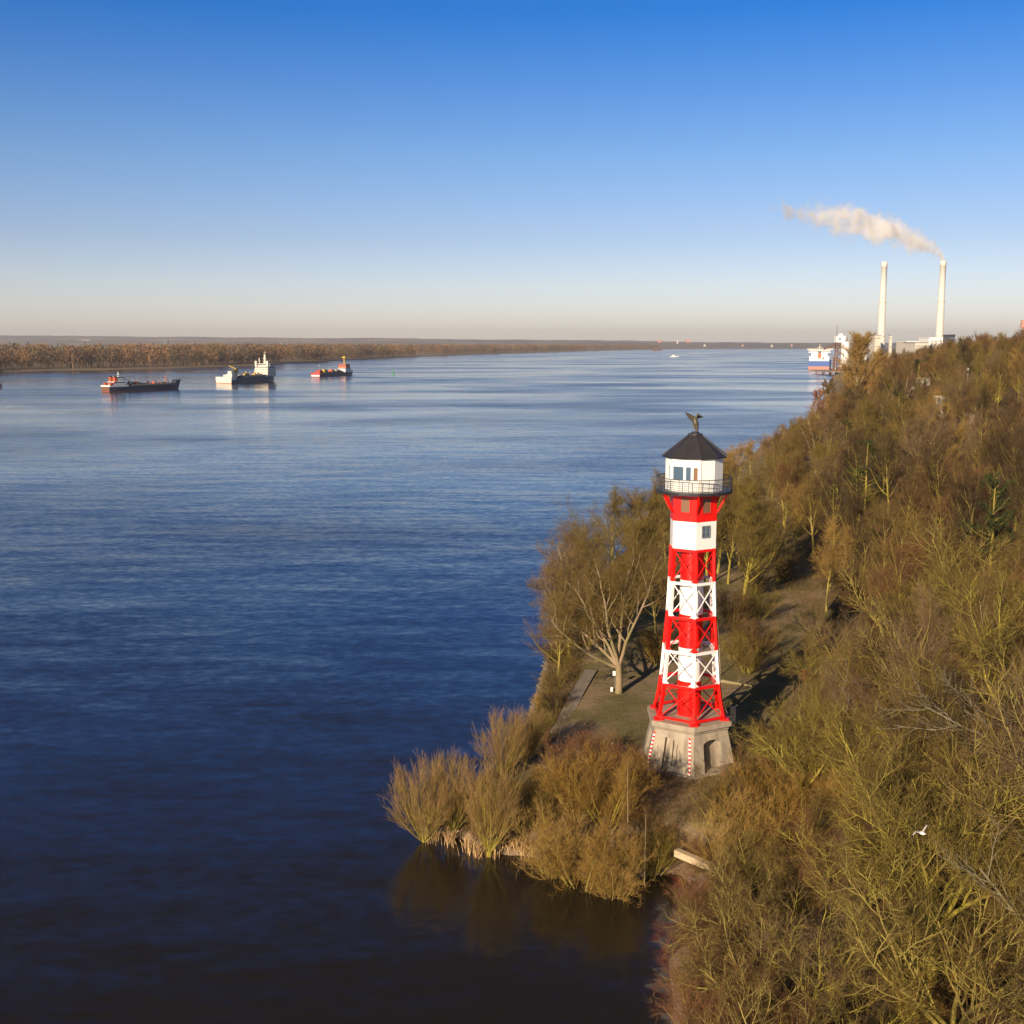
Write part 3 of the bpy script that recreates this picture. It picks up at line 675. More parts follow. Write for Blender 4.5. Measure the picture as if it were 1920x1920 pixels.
part(r, 'aerial_mast', 'shipcream', lambda m: (m.cyl((88,-8.5,zz-.5),(88,-8.5,zz+4.5),.6,.4,8), m.box(87,89,-10,-7,zz+3,zz+3.6)))
part(r, 'foredeck_gear', 'navy', lambda m: (m.box(104,109,-4,4,7.5,10), m.cyl((110,0,8),(110,0,15),.3,.2,8)))
part(r, 'railing', 'steel', lambda m: rails(m, 84, 22, 6.2, 3, 10))

clutter(r, 16, 82, 15, 6.3, 70, ['deck', 'rust', 'yellow', 'shipcream', 'steel', 'deck'], 2); wake(X-4, Y+4, R(200), 30, 4)
M['dullred'] = paint('dull_red_paint', (.42, .05, .035), .55)
# 3: red-white stern, orange bridge, yellow mast
X, Y = at(587, 706.5); r = empty('dredger_ship', (X+2, Y+6, 0), R(67), .88)
tag(r, 'smaller dredger with red and white stern, orange bridge and yellow mast, beside the green buoy', 'ship')
hull_mesh(97, 15, 4.4, transom=.92, mats=(1,1,1,1)).build('hull', [M['navy'], M['boot'], M['deck'], M['orange']], r)
part(r, 'stern_bulwark', ('dullred','white'), lambda m: (m.box(-.2,.05,-7,7,2.2,5.6,0), [m.box(-.15,12,s*7.5-.14,s*7.5+.14,2.6,5.6,0) for s in (-1,1)], m.box(-.45,-.2,-6.6,6.6,.4,2.2,1)))
part(r, 'aft_house', 'dullred', lambda m: (m.box(3,11,-5,2,4,8), m.box(12,16,0,5,4,9)))
part(r, 'aft_mast', 'steel', lambda m: (m.beam((9,-1,8),(9,-1,17.5),.4), m.box(8.4,9.6,-2.6,.6,14.5,15.6)))
part(r, 'deck_crane', 'yellow', lambda m: (m.box(20,24,-2,2,4,9.5), m.beam((22,0,9),(30,0,7),.8)))
part(r, 'hopper_coaming', 'rust', lambda m: [m.box(26,64,s*4.8-.3,s*4.8+.3,4,6) for s in (-1,1)] + [m.box(x,x+.8,-4.5,4.5,4.8,5.9) for x in range(28,64,6)])
part(r, 'dredge_pump', 'orange', lambda m: (m.box(38,44,-3,3,5,8.6), m.cyl((41,0,8),(41,0,10),.6,.6,8)))
zz = deckhouse(r, 68, 84, 13, 4.6, (3.0, 3.0), 'white'); zz = deckhouse(r, 70, 82, 12, zz, (2.8, 3.0), 'orange', name='bridge')
part(r, 'mast', 'yellow', lambda m: (m.cyl((76,0,zz-.3),(76,0,zz+11),.9,.7,10), m.box(74.5,77.5,-2.6,2.6,zz+8.5,zz+10)))
part(r, 'railing', 'steel', lambda m: rails(m, 68, 15, 4.8, 3, 14))

clutter(r, 18, 68, 9, 4.8, 50, ['deck', 'rust', 'orange', 'steel', 'cream'], 3); wake(X-6, Y, R(182), 50, 5); wake(*at(676, 702), R(4), 40, 4)
# motor boat far out, workboat by the far shore, hull cut by the left edge of the picture
def launch(px, py, yaw, L, label, hullm='white', cab='white', name='motor_boat'):
    X, Y = at(px, py); r = empty(name, (X, Y, 0), yaw); tag(r, label, 'boat')
    hull_mesh(L, L*.27, L*.10, boot=.25, mats=(1,1,1)).build('hull', [M[hullm], M['boot'], M['deck']], r)
    h = L*.10; z = deckhouse(r, L*.2, L*.5, L*.2, h-.4, (h*1.1, h*.9), cab, step=.2, name='cabin')
    part(r, 'mast', 'steel', lambda m: mast(m, L*.35, 0, z-.1, z+L*.12, .12, 2)); return r
launch(1257, 669.5, R(5), 26, 'small white motor boat alone in mid river near the horizon')
launch(1222, 657.5, R(2), 60, 'rust coloured barge lying under the far wooded shore', 'rust', 'rust', 'barge')
launch(-36, 727, R(8), 18, 'dark tug bow just entering the picture at the left edge', 'navy', 'steel', 'tug')

# green lateral buoy
X, Y = at(737, 702); r = empty('buoy', (X, Y, 0)); tag(r, 'green channel buoy floating ahead of the third dredger', 'buoy')
part(r, 'float', 'green', lambda m: m.cyl((0,0,-.4),(0,0,1.2),1.9,1.6,16)); part(r, 'tower', 'green', lambda m: ([m.beam((a,b,1.2),(a*.3,b*.3,5),.25) for a in (-1,1) for b in (-1,1)], m.cyl((0,0,4.6),(0,0,7.4),1.2,.1,12)))

# bulk carrier at the pier seen from astern
X, Y = at(1535, 693); r = empty('cargo_ship', (X, Y, 0), R(73.5)); tag(r, 'blue hulled cargo ship with white bridge and pink waterline moored at the pier', 'ship')
hull_mesh(150, 33, 13.5, boot=5.0, transom=.95, sheer=.6, mats=(1,1,1)).build('hull', [M['blue'], M['pinkboot'], M['deck']], r)
part(r, 'deckhouse', 'white', lambda m: (m.box(6,24,-15,15,13,20), m.box(8,22,-12,12,20,26), m.box(9,18,-16.5,16.5,26,29.3), m.box(-.3,6,-15,15,13.2,15)))
part(r, 'window_band', 'glass', lambda m: m.box(8.9,18.1,-16.55,16.55,27.3,28.5))
for z_ in (14.6, 17.2): part(r, 'window_band', 'steel', lambda m: m.box(5.9,6.1,-13,13,z_,z_+.7))
for z_ in (21.2, 23.8): part(r, 'window_band', 'steel', lambda m: m.box(7.9,8.1,-10.5,10.5,z_,z_+.7))
part(r, 'funnel', ('orange','black'), lambda m: (m.box(5,10,-2.2,2.2,17,25,0), m.box(5.3,9.6,-1.8,1.8,25,28,1)))
part(r, 'mast', 'cream', lambda m: (m.cyl((14,0,29),(14,0,39),1,.4,8), m.beam((14,-4,34),(14,4,34),.5)))
part(r, 'deck_crane', 'cream', lambda m: (m.cyl((45,0,13),(45,0,30),1.6,1.3,10), m.beam((45,-20,31),(45,20,31),1.8)))
part(r, 'lifeboat', 'orange', lambda m: m.cyl((4,-6,18),(8,-6,16),1.3,1.2,10))

# ------------------------------------------------------------------ power station, port, far shore
def chimney(px, top_py, Yd, label, wisp=False):
    gz = 5.0; zt = zpx(top_py, Yd); X = xpx(px, Yd, zt); r = empty('chimney', (X, Yd, gz)); tag(r, label, 'chimney', 'power station chimneys')
    H = zt - gz; mb = MB(); k = .5*Yd/F
    prof = [(0, 10.5), (H*.30, 9.2), (H*.301, 8.6), (H*.62, 7.6), (H*.621, 7.1), (H*.955, 6.4), (H*.956, 6.9), (H, 6.9), (H, 5.6), (H-3, 5.6)]
    rr = [[(q*k*1.6*math.cos(t), q*k*1.6*math.sin(t), z) for t in np.linspace(0, 2*math.pi, 33)[:-1]] for z, q in prof]
    mb.rings(rr, cap=False); s = mb.build('shaft', M['cream_stack'], r)
    for p in s.data.polygons: p.use_smooth = abs(p.normal.z) < .5
    for zz, q in ((.30, 9.9), (.62, 8.2), (.955, 7.4)):
        g = MB(); g.cyl((0,0,H*zz-.5), (0,0,H*zz+1.0), q*k*1.6, q*k*1.6, 32); g.build('gallery', M['cream'], r)
    return X, Yd, zt
M['cream_stack'] = paint('chimney_render', (.64, .61, .55), .8, (.56, .52, .45), .03)
chimney(1658.5, 491, 1690, 'left one of the two tall cream power station chimneys, no smoke')
CX, CY, CZ = chimney(1769, 489, 1690, 'right one of the two tall cream power station chimneys, trailing white smoke')
def building(name, px0, px1, py0, py1, Yd, label, cat, mat, roof=None, depth=30, extra=None, group=None, base=None):
    zt = zpx(py0, Yd); zb = min(zpx(py1, Yd), 3.0) if base is None else base; x0 = xpx(px0, Yd, zt); x1 = xpx(px1, Yd, zt)
    r = empty(name, ((x0+x1)/2, Yd+depth/2, zb)); tag(r, label, cat, group); hw = (x1-x0)/2; h = zt-zb
    m = MB(); m.box(-hw, hw, -depth/2, depth/2, 0, h); m.build('wall', M[mat], r)
    m = MB(); m.box(-hw-.5, hw+.5, -depth/2-.5, depth/2+.5, h+.003, h+.9); m.build('roof', M[roof or 'steel'], r)
    for fl in range(max(1, int(h/12))):
        g = MB(); g.box(-hw*.9, hw*.9, -depth/2-.12, -depth/2+.1, h-4.4-fl*12, h-3.4-fl*12); g.build('window_band', M['steel'], r)
    if extra: extra(r, hw, h, depth)
    return r
def silo(px0, px1, py0, Yd, label, dome=True, mat='white'):
    zt = zpx(py0, Yd); x0 = xpx(px0, Yd, zt); x1 = xpx(px1, Yd, zt); r_ = (x1-x0)/2
    e = empty('silo', ((x0+x1)/2, Yd, 2.0)); tag(e, label, 'silo'); h = zt-2-r_*.6
    m = MB(); m.cyl((0,0,0), (0,0,h), r_, r_, 28); m.build('tank', M[mat], e)
    m = MB(); rg = [[(r_*math.cos(a)*math.cos(t), r_*math.cos(a)*math.sin(t), h+r_*.6*math.sin(a)+.01) for t in np.linspace(0, 2*math.pi, 25)[:-1]] for a in np.linspace(0, 1.5, 7)]
    m.rings(rg); m.build('dome', M[mat], e)
    m = MB(); m.beam((r_+.3, -r_*.3, 0), (r_+.3, -r_*.3, h+2), .5); m.cyl((0,0,h+r_*.55), (0,0,h+r_*.6+3), .6, .6, 8); m.build('ladder_tower', M['steel'], e)
silo(1578, 1593, 640, 1500, 'tall white round topped silo standing beside the pier')
silo(1604, 1613, 652, 1280, 'small cream tank beside the domed tank, above the golden tree', mat='cream')
silo(1613, 1627, 648, 1290, 'wide white domed tank just above the tall golden tree')
# ship loader tower with a white head house
def loader():
    Yd = 1560; x0 = xpx(1566, Yd, 40); x1 = xpx(1586, Yd, 40); r = empty('loader_tower', ((x0+x1)/2, Yd, 2)); tag(r, 'lattice loader tower with white head house at the pier', 'tower')
    zt = zpx(630, Yd)-2; zm = zpx(642, Yd)-2; hw = (x1-x0)/2
    m = MB()
    for a in (-1, 1):
        for b in (-1, 1): m.beam((a*hw*.8, b*6, 0), (a*hw*.7, b*5, zm), 1.2)
        for k in range(4):
            z0 = zm*k/4; z1 = zm*(k+1)/4; m.beam((-hw*.8, a*6, z0), (hw*.8, a*6, z1), .6); m.beam((hw*.8, a*6, z0), (-hw*.8, a*6, z1), .6)
    m.build('lattice_frame', M['rust'], r)
    m = MB(); m.box(-hw, hw*.7, -6, 6, zm+.01, zt); m.box(-hw*.4, hw*.2, -4, 4, zt, zt+3); m.build('head_house', M['white'], r)
    m = MB(); m.box(hw*.71, hw*1.15, -5, 5, zm-2, zt-1); m.box(-hw*.6, -hw*.2, -6.15, -5.9, zm+3, zm+6); m.build('machine_box', M['steel'], r)
    m = MB(); m.cyl((-hw*.75, 0, zt), (-hw*.75, 0, zt+14), .5, .25, 8); m.beam((-hw*.75, 0, zm-2), (-hw*3.2, -4, zm-9), 1.6); m.build('boom', M['rust'], r)
loader()
def pier():
    Yd = 1480; r = empty('pier', (xpx(1566, Yd, 3), Yd, 0)); tag(r, 'pier deck on piles with rusty gear beneath the loader tower', 'pier')
    m = MB(); m.box(-8, 45, -8, 90, 3.4, 4.6); m.build('deck', M['stone'], r)
    for k in range(6):
        for y in (-6, 30, 70): m = MB(); m.cyl((-6+k*9, y, -2), (-6+k*9, y, 3.4), .7, .7, 8); m.build('pile', M['rust'], r)
    m = MB(); [m.box(-6+k*7, -2+k*7, -6, 0, 4.6, 8+2*(k % 3)) for k in range(6)]; m.cyl((-4,-4,4.6),(-4,-4,22),.9,.7,8); m.beam((-4,-4,20),(10,-2,13),.9); m.build('deck_gear', M['rust'], r)
    m = MB(); [m.box(-3+k*9, 1+k*9, 2, 7, 4.6, 9+3*(k % 2)) for k in range(5)]; m.build('pump_house', M['cream'], r)
pier()
building('power_house', 1641, 1652, 629, 668, 1640, 'narrow cream stair block at the foot of the left chimney', 'building', 'cream', depth=25)
building('power_house', 1626, 1641, 634, 665, 1700, 'blue grey boiler house between the domed tank and left chimney', 'building', 'bluegrey' if 'bluegrey' in M else 'steel', depth=50)
building('vent_stack', 1668.5, 1673, 629, 668, 1600, 'short square cream stack just right of the left chimney', 'stack', 'cream', depth=4)
building('machine_hall', 1700, 1722, 641, 660, 1500, 'flat cream hall roof showing over the hill trees', 'building', 'cream', 'white', 40)
building('machine_hall', 1716, 1740, 643, 662, 1450, 'pale grey hall roof between the two chimneys', 'building', 'cream', 'steel', 40)
building('machine_hall', 1742, 1790, 634, 660, 1560, 'long white hall around the foot of the right chimney', 'building', 'white', 'white', 40)
building('machine_hall', 1779, 1791, 628.5, 640, 1530, 'small dark block on the roof right of the right chimney', 'building', 'navy', 'black', 20)
def radar():
    Yd = 620; zt = zpx(600, Yd); X = xpx(1922, Yd, zt); g = gh(X, Yd); r = empty('radar_tower', (X, Yd, g)); tag(r, 'slim pink tower cut off by the right edge on the hilltop', 'tower')
    m = MB(); m.cyl((0,0,0), (0,0,zt-g-4), 1.6, 1.2, 12); m.build('shaft', M['pinkwall'], r); m = MB(); m.cyl((0,0,zt-g-4), (0,0,zt-g), 2.2, 2.0, 12); m.build('cabin', M['pinkwall'], r)
M['pinkwall'] = paint('pink_render', (.5, .25, .2), .7)
radar()

# smoke from the right chimney: one drifting body of vapour
def smoke():
    m = bpy.data.materials.new('vapour'); m.use_nodes = True; nt = m.node_tree; nt.nodes.clear()
    out = node(nt, 'ShaderNodeOutputMaterial'); pv = node(nt, 'ShaderNodeVolumePrincipled'); nt.links.new(pv.outputs[0], out.inputs['Volume'])
    pv.inputs['Color'].default_value = (.999, .995, .995, 1); pv.inputs['Anisotropy'].default_value = .1
    tc = node(nt, 'ShaderNodeTexCoord'); sx = node(nt, 'ShaderNodeSeparateXYZ')
    def mth(op, a, b=None, c=None, clamp=False):
        n = node(nt, 'ShaderNodeMath', operation=op); n.use_clamp = clamp
        for i, v in enumerate((a, b, c)):
            if v is None: continue
            if isinstance(v, (int, float)): n.inputs[i].default_value = v
            else: nt.links.new(v, n.inputs[i])
        return n.outputs[0]
    nz = node(nt, 'ShaderNodeTexNoise'); nz.inputs['Scale'].default_value = .055; nz.inputs['Detail'].default_value = 5; nz.inputs['Roughness'].default_value = .62
    nt.links.new(tc.outputs['Object'], nz.inputs['Vector']); nt.links.new(tc.outputs['Object'], sx.inputs[0])
    s = mth('MULTIPLY', sx.outputs[0], -1/260.0)            # 0 at the mouth, 1 at the thin end
    zc_ = mth('ADD', mth('MULTIPLY', mth('POWER', mth('MAXIMUM', s, 0.0), .72), 96.0), 2.0)
    zc_ = mth('SUBTRACT', zc_, mth('MULTIPLY', mth('POWER', mth('MAXIMUM', s, 0.0), 2.0), 28.0))
    rad = mth('ADD', mth('MULTIPLY', mth('POWER', mth('MAXIMUM', s, 0.0), .62), 30.0), 5.0)
    dz = mth('SUBTRACT', sx.outputs[2], zc_)
    dy = sx.outputs[1]
    rr = mth('DIVIDE', mth('SQRT', mth('ADD', mth('MULTIPLY', dz, dz), mth('MULTIPLY', dy, dy))), rad)
    edge = mth('SUBTRACT', 1.0, rr)
    nn = mth('MULTIPLY', mth('SUBTRACT', nz.outputs['Fac'], .5), 3.4)
    thin = mth('MULTIPLY', mth('POWER', mth('MAXIMUM', s, 0.0), 2.2), 1.15)      # torn up towards its end
    v = mth('SUBTRACT', mth('ADD', edge, nn), thin)
    d = mth('MULTIPLY', mth('MULTIPLY', v, 5.0, clamp=True), 1.0)
    fade = node(nt, 'ShaderNodeMapRange'); fade.inputs[1].default_value = .55; fade.inputs[2].default_value = .85; fade.inputs[3].default_value = 1; fade.inputs[4].default_value = .13
    nt.links.new(s, fade.inputs[0]); d = mth('MULTIPLY', d, fade.outputs[0])
    nt.links.new(d, pv.inputs['Density'])
    rs = []
    for i in range(15):
        t = i/14; x = -t*300; s_ = max(0, t*300/260); z = 96*s_**.72 + 2 - 28*s_**2; r_ = (30*s_**.62 + 5)*1.5 + 3
        rs.append([(x, r_*math.sin(a), z + r_*math.cos(a)) for a in np.linspace(0, 2*math.pi, 17)[:-1]])
    mb = MB(); mb.rings(rs); o = mb.build('smoke_plume', m); o.location = (CX-1, CY, CZ+1.5)
    tag(o, 'white smoke plume drifting left from the right chimney', 'smoke', kind='stuff')
smoke()

# far shore: island, hills
ISL = [at(px, py) for px, py in ((-900,727),(-300,712),(0,697.5),(100,695),(200,693.5),(345,690),(475,686),(545,681),(700,672.5),(820,667.5),(900,664.5),(1000,661.5),(1130,657.5),(1240,655.2),(1300,652.8))]
def far_land():
    m, nt, p = new_mat('marsh_ground'); p.inputs['Roughness'].default_value = 1
    nt.links.new(mix_col(nt, noise_fac(nt, .01, 5), (.24, .14, .07), (.16, .12, .06)), p.inputs['Base Color'])
    mb = MB(); n = len(ISL); vs = [(x, y, -.2) for x, y in ISL] + [(x, y + 5 + y*.003, 1.8) for x, y in ISL] + [(x*1.0 - 2500, 17500, 1.9) for x, y in ISL]
    mb.add(vs, [(i, i+1, n+i+1, n+i) for i in range(n-1)] + [(n+i, n+i+1, 2*n+i+1, 2*n+i) for i in range(n-1)])
    tag(mb.build('far_bank', m), kind='structure')
    lag = MB(); pts = [at(px, py, 2.0) for px, py in ((100,676),(150,672),(215,672),(225,664),(180,658),(120,659),(95,666))]
    lag.add([(x, y, 2.0) for x, y in pts], [tuple(range(len(pts)))]); tag(lag.build('lagoon', bpy.data.materials['river_water']), kind='structure')
    # low wooded hills on the horizon
    hm, nt, p = new_mat('far_hill_wood'); p.inputs['Roughness'].default_value = 1
    nt.links.new(mix_col(nt, noise_fac(nt, .0016, 6, .42, .6), (.12, .10, .10), (.20, .16, .12)), p.inputs['Base Color'])
    for (Yh, prof, dep) in ((12500, [(-1600,630),(-300,629),(0,629.5),(200,631),(420,632),(700,634.5),(900,636),(1100,638),(1300,641),(1500,643),(1750,643.5),(2300,643)], 1800),
                       (10200, [(-1600,640),(0,638),(500,640),(900,641),(1150,642.5),(1300,644.5),(1450,645),(1650,645.5),(2200,645)], 900)):
        pts = []
        for px in np.arange(-1600, 2200, 12):
            py = np.interp(px, [q[0] for q in prof], [q[1] for q in prof]) + vnoise([px], [0], 70, 5)[0]*2.0 + vnoise([px], [3], 18, 6)[0]*.8
            z = zpx(py, Yh); pts.append((xpx(px, Yh, z), z))
        mb = MB(); n = len(pts); vs = []
        for (x, z) in pts: vs += [(x, Yh - dep*.5, 0), (x, Yh - dep*.2, z*.72), (x, Yh, z), (x, Yh + dep, -.5)]
        fs = []
        for i in range(n-1):
            for j in range(3): a = 4*i+j; fs.append((a, a+4, a+5, a+1))
        tag(mb.add(vs, fs).build('far_hills', hm), kind='structure')
far_land()
building('far_house', 146, 168, 637.5, 643, 11300, 'white farm buildings on the far hillside at the left, under the horizon', 'building', 'white', 'white', 60, base=45)
building('far_tower', 306, 314, 638, 646, 9000, 'dark blue grey block above the island woods right of the farm', 'building', 'navy', 'black', 30, base=18)
for i, (px, py, ww, hh, lb) in enumerate(((527,643,3,3.5,'tiny white house above the woods behind the large dredger'),(1236,637,9,4,'pair of pale silos on the far shore above the barge'),(1270,637.5,3,6,'thin pale tower on the far shore, middle of the horizon'),
        (1290,637,12,4,'pale block of flats on the far shore right of the thin tower'),(1321,646,5,2.5,'white shed on the far bank above the motor boat'),(1392,646,5,2.5,'white shed on the far bank between the bridge of silos and the cargo ship'),
        (1447,646,3,4,'small white beacon on the far bank, left of the two near the cargo ship'),(1484,645,3,4,'small white beacon on the far bank nearest the cargo ship'))):
    Yd = 9400; zt = zpx(py, Yd); x = xpx(px, Yd, zt); k = Yd/F
    r = empty('far_building', (x, Yd, 0)); tag(r, lb if 'bridge' not in lb else 'small white shed on the far bank midway along the right hand horizon', 'building')
    m = MB(); ww *= .75; z0 = zt-hh*k-4; m.box(-ww*k/2, ww*k/2, -15, 15, z0, zt-3); m.box(-ww*k/5, ww*k/3, -8, 8, zt-2.99, zt); m.build('wall', M['pinkwall' if i % 2 else 'cream'], r)

# ------------------------------------------------------------------ bare trees
def unit(a): return a / np.maximum(np.linalg.norm(a, axis=-1, keepdims=True), 1e-9)
def perp(d, r):
    q = r.normal(size=d.shape); q -= (q*d).sum(-1, keepdims=True)*d; return unit(q)
def interp_poly(P, t):
    n = P.shape[1]; f = t*(n-1); i = np.minimum(f.astype(int), n-2); f = (f-i)[..., None]; b = np.arange(len(P))
    return P[b, i]*(1-f) + P[b, i+1]*f, unit(P[b, i+1]-P[b, i])
def grow(P, Rr, k, t0, t1, ang, lenf, n, trop, wig, r, rf=.55, rmin=.008, up=(0,0,1), tpow=1.0):
    B = len(P); b = np.repeat(np.arange(B), k)
    t = t0 + (t1-t0)*((np.tile(np.arange(k), B) + r.random(B*k))/k)**tpow
    pos, d = interp_poly(P[b], t); rad = Rr[b, 0]*(1-t) + Rr[b, -1]*t
    a = np.radians(ang[0] + (ang[1]-ang[0])*r.random(B*k))[:, None]
    d = unit(d*np.cos(a) + perp(d, r)*np.sin(a)); L = lenf(t, b)*(.7+.6*r.random(B*k)); st = (L/(n-1))[:, None]
    pts = [pos]; upv = np.array(up, float)
    for i in range(n-1):
        pos = pos + d*st; pts.append(pos); d = unit(d + upv*trop + r.normal(size=d.shape)*wig)
    rr = np.maximum(rad*rf, rmin)[:, None]*np.linspace(1, .35, n)[None]
    return np.stack(pts, 1), rr, L
def tubes(P, Rr, ns):
    B, n, _ = P.shape; T = np.empty_like(P); T[:, 1:-1] = P[:, 2:]-P[:, :-2]; T[:, 0] = P[:, 1]-P[:, 0]; T[:, -1] = P[:, -1]-P[:, -2]; T = unit(T)
    ref = np.where(np.abs(T[:, :1, 2:]) > .9, [[[1., 0, 0]]], [[[0, 0, 1.]]]); a = unit(np.cross(T, ref)); bb = np.cross(T, a)
    th = np.arange(ns)*2*math.pi/ns
    V = P[:, :, None] + Rr[:, :, None, None]*(a[:, :, None]*np.cos(th)[None, None, :, None] + bb[:, :, None]*np.sin(th)[None, None, :, None])
    idx = np.arange(B*n*ns).reshape(B, n, ns); nx = np.roll(idx, -1, 2)
    Q = np.stack([idx[:, :-1], nx[:, :-1], nx[:, 1:], idx[:, 1:]], -1).reshape(-1, 4)
    return V.reshape(-1, 3), Q
def blades(P, k, t0, ang, L, wd, r, trop=.25, base_len=None):
    """thin pointed twigs: two-segment slivers as quads"""
    B = len(P); b = np.repeat(np.arange(B), k); t = t0 + (1-t0)*r.random(B*k)
    pos, d = interp_poly(P[b], t); a = np.radians(ang[0] + (ang[1]-ang[0])*r.random(B*k))[:, None]
    d = unit(d*np.cos(a) + perp(d, r)*np.sin(a) + np.array([0, 0, trop])); l = (L*(.5+r.random(B*k)))[:, None]; s = perp(d, r)*wd/2
    mid = pos + d*l*.5 + perp(d, r)*l*.06; tip = pos + unit(d + np.array([0, 0, trop*.7]))*l
    V = np.stack([pos-s, pos+s, mid+s*.75, mid-s*.75, tip+s*.2, tip-s*.2], 1)
    i = np.arange(B*k)[:, None]*6; Q = np.concatenate([i+np.array([[0,1,2,3]]), i+np.array([[3,2,4,5]])], 0)
    return V.reshape(-1, 3), Q
def joinm(L):
    V = []; Q = []; n = 0
    for v, q in L: V.append(v); Q.append(q+n); n += len(v)
    return np.concatenate(V), np.concatenate(Q)
def polyline(base, d, L, n, wig, r, trop=0.1):
    p = np.array(base, float); d = unit(np.array(d, float)); pts = [p]
    for i in range(n-1): p = p + d*L/(n-1); pts.append(p); d = unit(d + np.array([0,0,trop]) + r.normal(size=3)*wig)
    return np.array(pts)[None]
def tree_geo(kind, seed):
    """returns (trunk V,Q), (crown V,Q); unit metres, base at origin"""
    r = np.random.default_rng(seed); tk = []; cr = []
    lv = lambda base, fall: (lambda t, b: base*(1-fall*t))
    if kind == 'wood':          # upright woodland tree, 14 m
        T = polyline((0,0,-.6), (r.normal()*.05, r.normal()*.05, 1), 10.5, 8, .05, r); TR = np.linspace(.20, .05, 8)[None]
        A, AR, AL = grow(T, TR, 15, .28, 1, (22, 52), lv(6.2, .50), 7, .16, .10, r, .55)
        B_, BR, BL = grow(A, AR, 8, .18, 1, (25, 55), lambda t, b: AL[b]*.46*(1-.35*t), 6, .10, .13, r, .6, .014)
        C, CR, CL = grow(B_, BR, 7, .12, 1, (25, 60), lambda t, b: BL[b]*.45+.25, 4, .08, .15, r, .6, .008)
        tk = [(T, TR, 7), (A, AR, 5)]; cr = [tubes(B_, BR, 3), tubes(C, CR, 3), blades(C, 8, .15, (20, 55), .58, .018, r), blades(B_, 7, .3, (25, 60), .7, .022, r)]
    elif kind == 'spread':      # broad crown of a riverside tree, low fork, 20 m
        tk = []; dirs = [(-.95,-.25,.50,10.5), (-.50,.25,1.0,12), (-.26,-.30,1.25,14), (.05,.2,1.5,16), (.36,-.05,1.3,14.5), (.2,.5,1.2,13), (-.7,.55,.85,10)]
        T = polyline((0,0,-.5), (.02, 0, 1), 4.1, 5, .02, r); TR = np.linspace(.46, .36, 5)[None]; tk.append((T, TR, 10)); end = T[0, -1]
        A = np.concatenate([polyline(end + r.normal(size=3)*.05 - [0, 0, .25], d[:3], d[3], 9, .09, r, .05) for d in dirs]); AR = np.repeat(np.linspace(.23, .05, 9)[None], len(A), 0); tk.append((A, AR, 7))
        AL = np.array([d[3] for d in dirs])
        A2, A2R, A2L = grow(A, AR, 10, .22, 1, (25, 55), lambda t, b: AL[b]*.44*(1-.5*t)+.6, 7, .10, .12, r, .6); tk.append((A2, A2R, 5))
        B_, BR, BL = grow(A2, A2R, 8, .15, 1, (25, 60), lambda t, b: A2L[b]*.42*(1-.3*t)+.25, 5, .08, .14, r, .6, .014)
        C, CR, CL = grow(B_, BR, 7, .12, 1, (25, 60), lambda t, b: BL[b]*.45+.2, 4, .08, .15, r, .6, .008)
        cr = [tubes(B_, BR, 3), tubes(C, CR, 3), blades(C, 8, .15, (20, 60), .5, .017, r), blades(B_, 5, .3, (25, 60), .6, .02, r)]
    elif kind == 'lean':        # big mossy spreading tree seen from above, 13 m
        T = polyline((0,0,-.6), (r.normal()*.12, r.normal()*.12, 1), 4.6, 5, .06, r); TR = np.linspace(.30, .20, 5)[None]; end = T[0, -1]
        nd = 7; dirs = []
        for i in range(nd):
            a = 2*math.pi*(i+r.random()*.7)/nd; e = .55+.75*r.random(); dirs.append((math.cos(a)*.8, math.sin(a)*.8, e, 7.2+2.4*r.random()))
        A = np.concatenate([polyline(end - [0, 0, .3+.8*r.random()], d[:3], d[3], 8, .13, r, .07) for d in dirs]); AR = np.repeat(np.linspace(.15, .04, 8)[None], nd, 0); AL = np.array([d[3] for d in dirs])
        A2, A2R, A2L = grow(A, AR, 9, .2, 1, (25, 60), lambda t, b: AL[b]*.46*(1-.45*t)+.4, 7, .10, .15, r, .62)
        B_, BR, BL = grow(A2, A2R, 8, .15, 1, (25, 60), lambda t, b: A2L[b]*.45*(1-.3*t)+.25, 5, .10, .16, r, .66, .022)
        C, CR, CL = grow(B_, BR, 6, .12, 1, (25, 60), lambda t, b: BL[b]*.45+.2, 4, .1, .17, r, .6, .012)
        tk = [(T, TR, 8), (A, AR, 6), (A2, A2R, 5), (B_, BR, 4)]; cr = [tubes(C, CR, 3), blades(C, 4, .15, (20, 60), .38, .012, r), blades(B_, 3, .3, (25, 60), .5, .016, r)]
    elif kind == 'willow':      # pollard: straight rods fanning from a short knob, 8 m
        T = polyline((0,0,-.8), (0, 0, 1), 1.7, 4, .03, r); TR = np.array([[.24, .22, .26, .34]]); end = T[0, -1]; nd = 34; A = []
        for i in range(nd):
            a = r.random()*2*math.pi; e = .55+1.9*r.random()**.8; A.append(polyline(end+[math.cos(a)*.2, math.sin(a)*.2, -.15], (math.cos(a)*.7, math.sin(a)*.7, e), 4.2+3.0*min(1, e/2), 8, .05, r, .07))
        A = np.concatenate(A); AR = np.repeat(np.linspace(.055, .015, 8)[None], nd, 0)
        B_, BR, BL = grow(A, AR, 9, .15, 1, (12, 30), lambda t, b: 2.3*(1-.45*t), 5, .10, .05, r, .6, .010)
        C, CR, CL = grow(B_, BR, 5, .1, 1, (12, 30), lambda t, b: 1.1+0*t, 4, .1, .06, r, .6, .007)
        tk = [(T, TR, 8), (A, AR, 4)]; cr = [tubes(B_, BR, 3), tubes(C, CR, 3), blades(C, 5, .1, (10, 35), .6, .013, r), blades(B_, 5, .2, (10, 35), .8, .014, r)]
    elif kind == 'bush':        # many stemmed shrub, 4.5 m
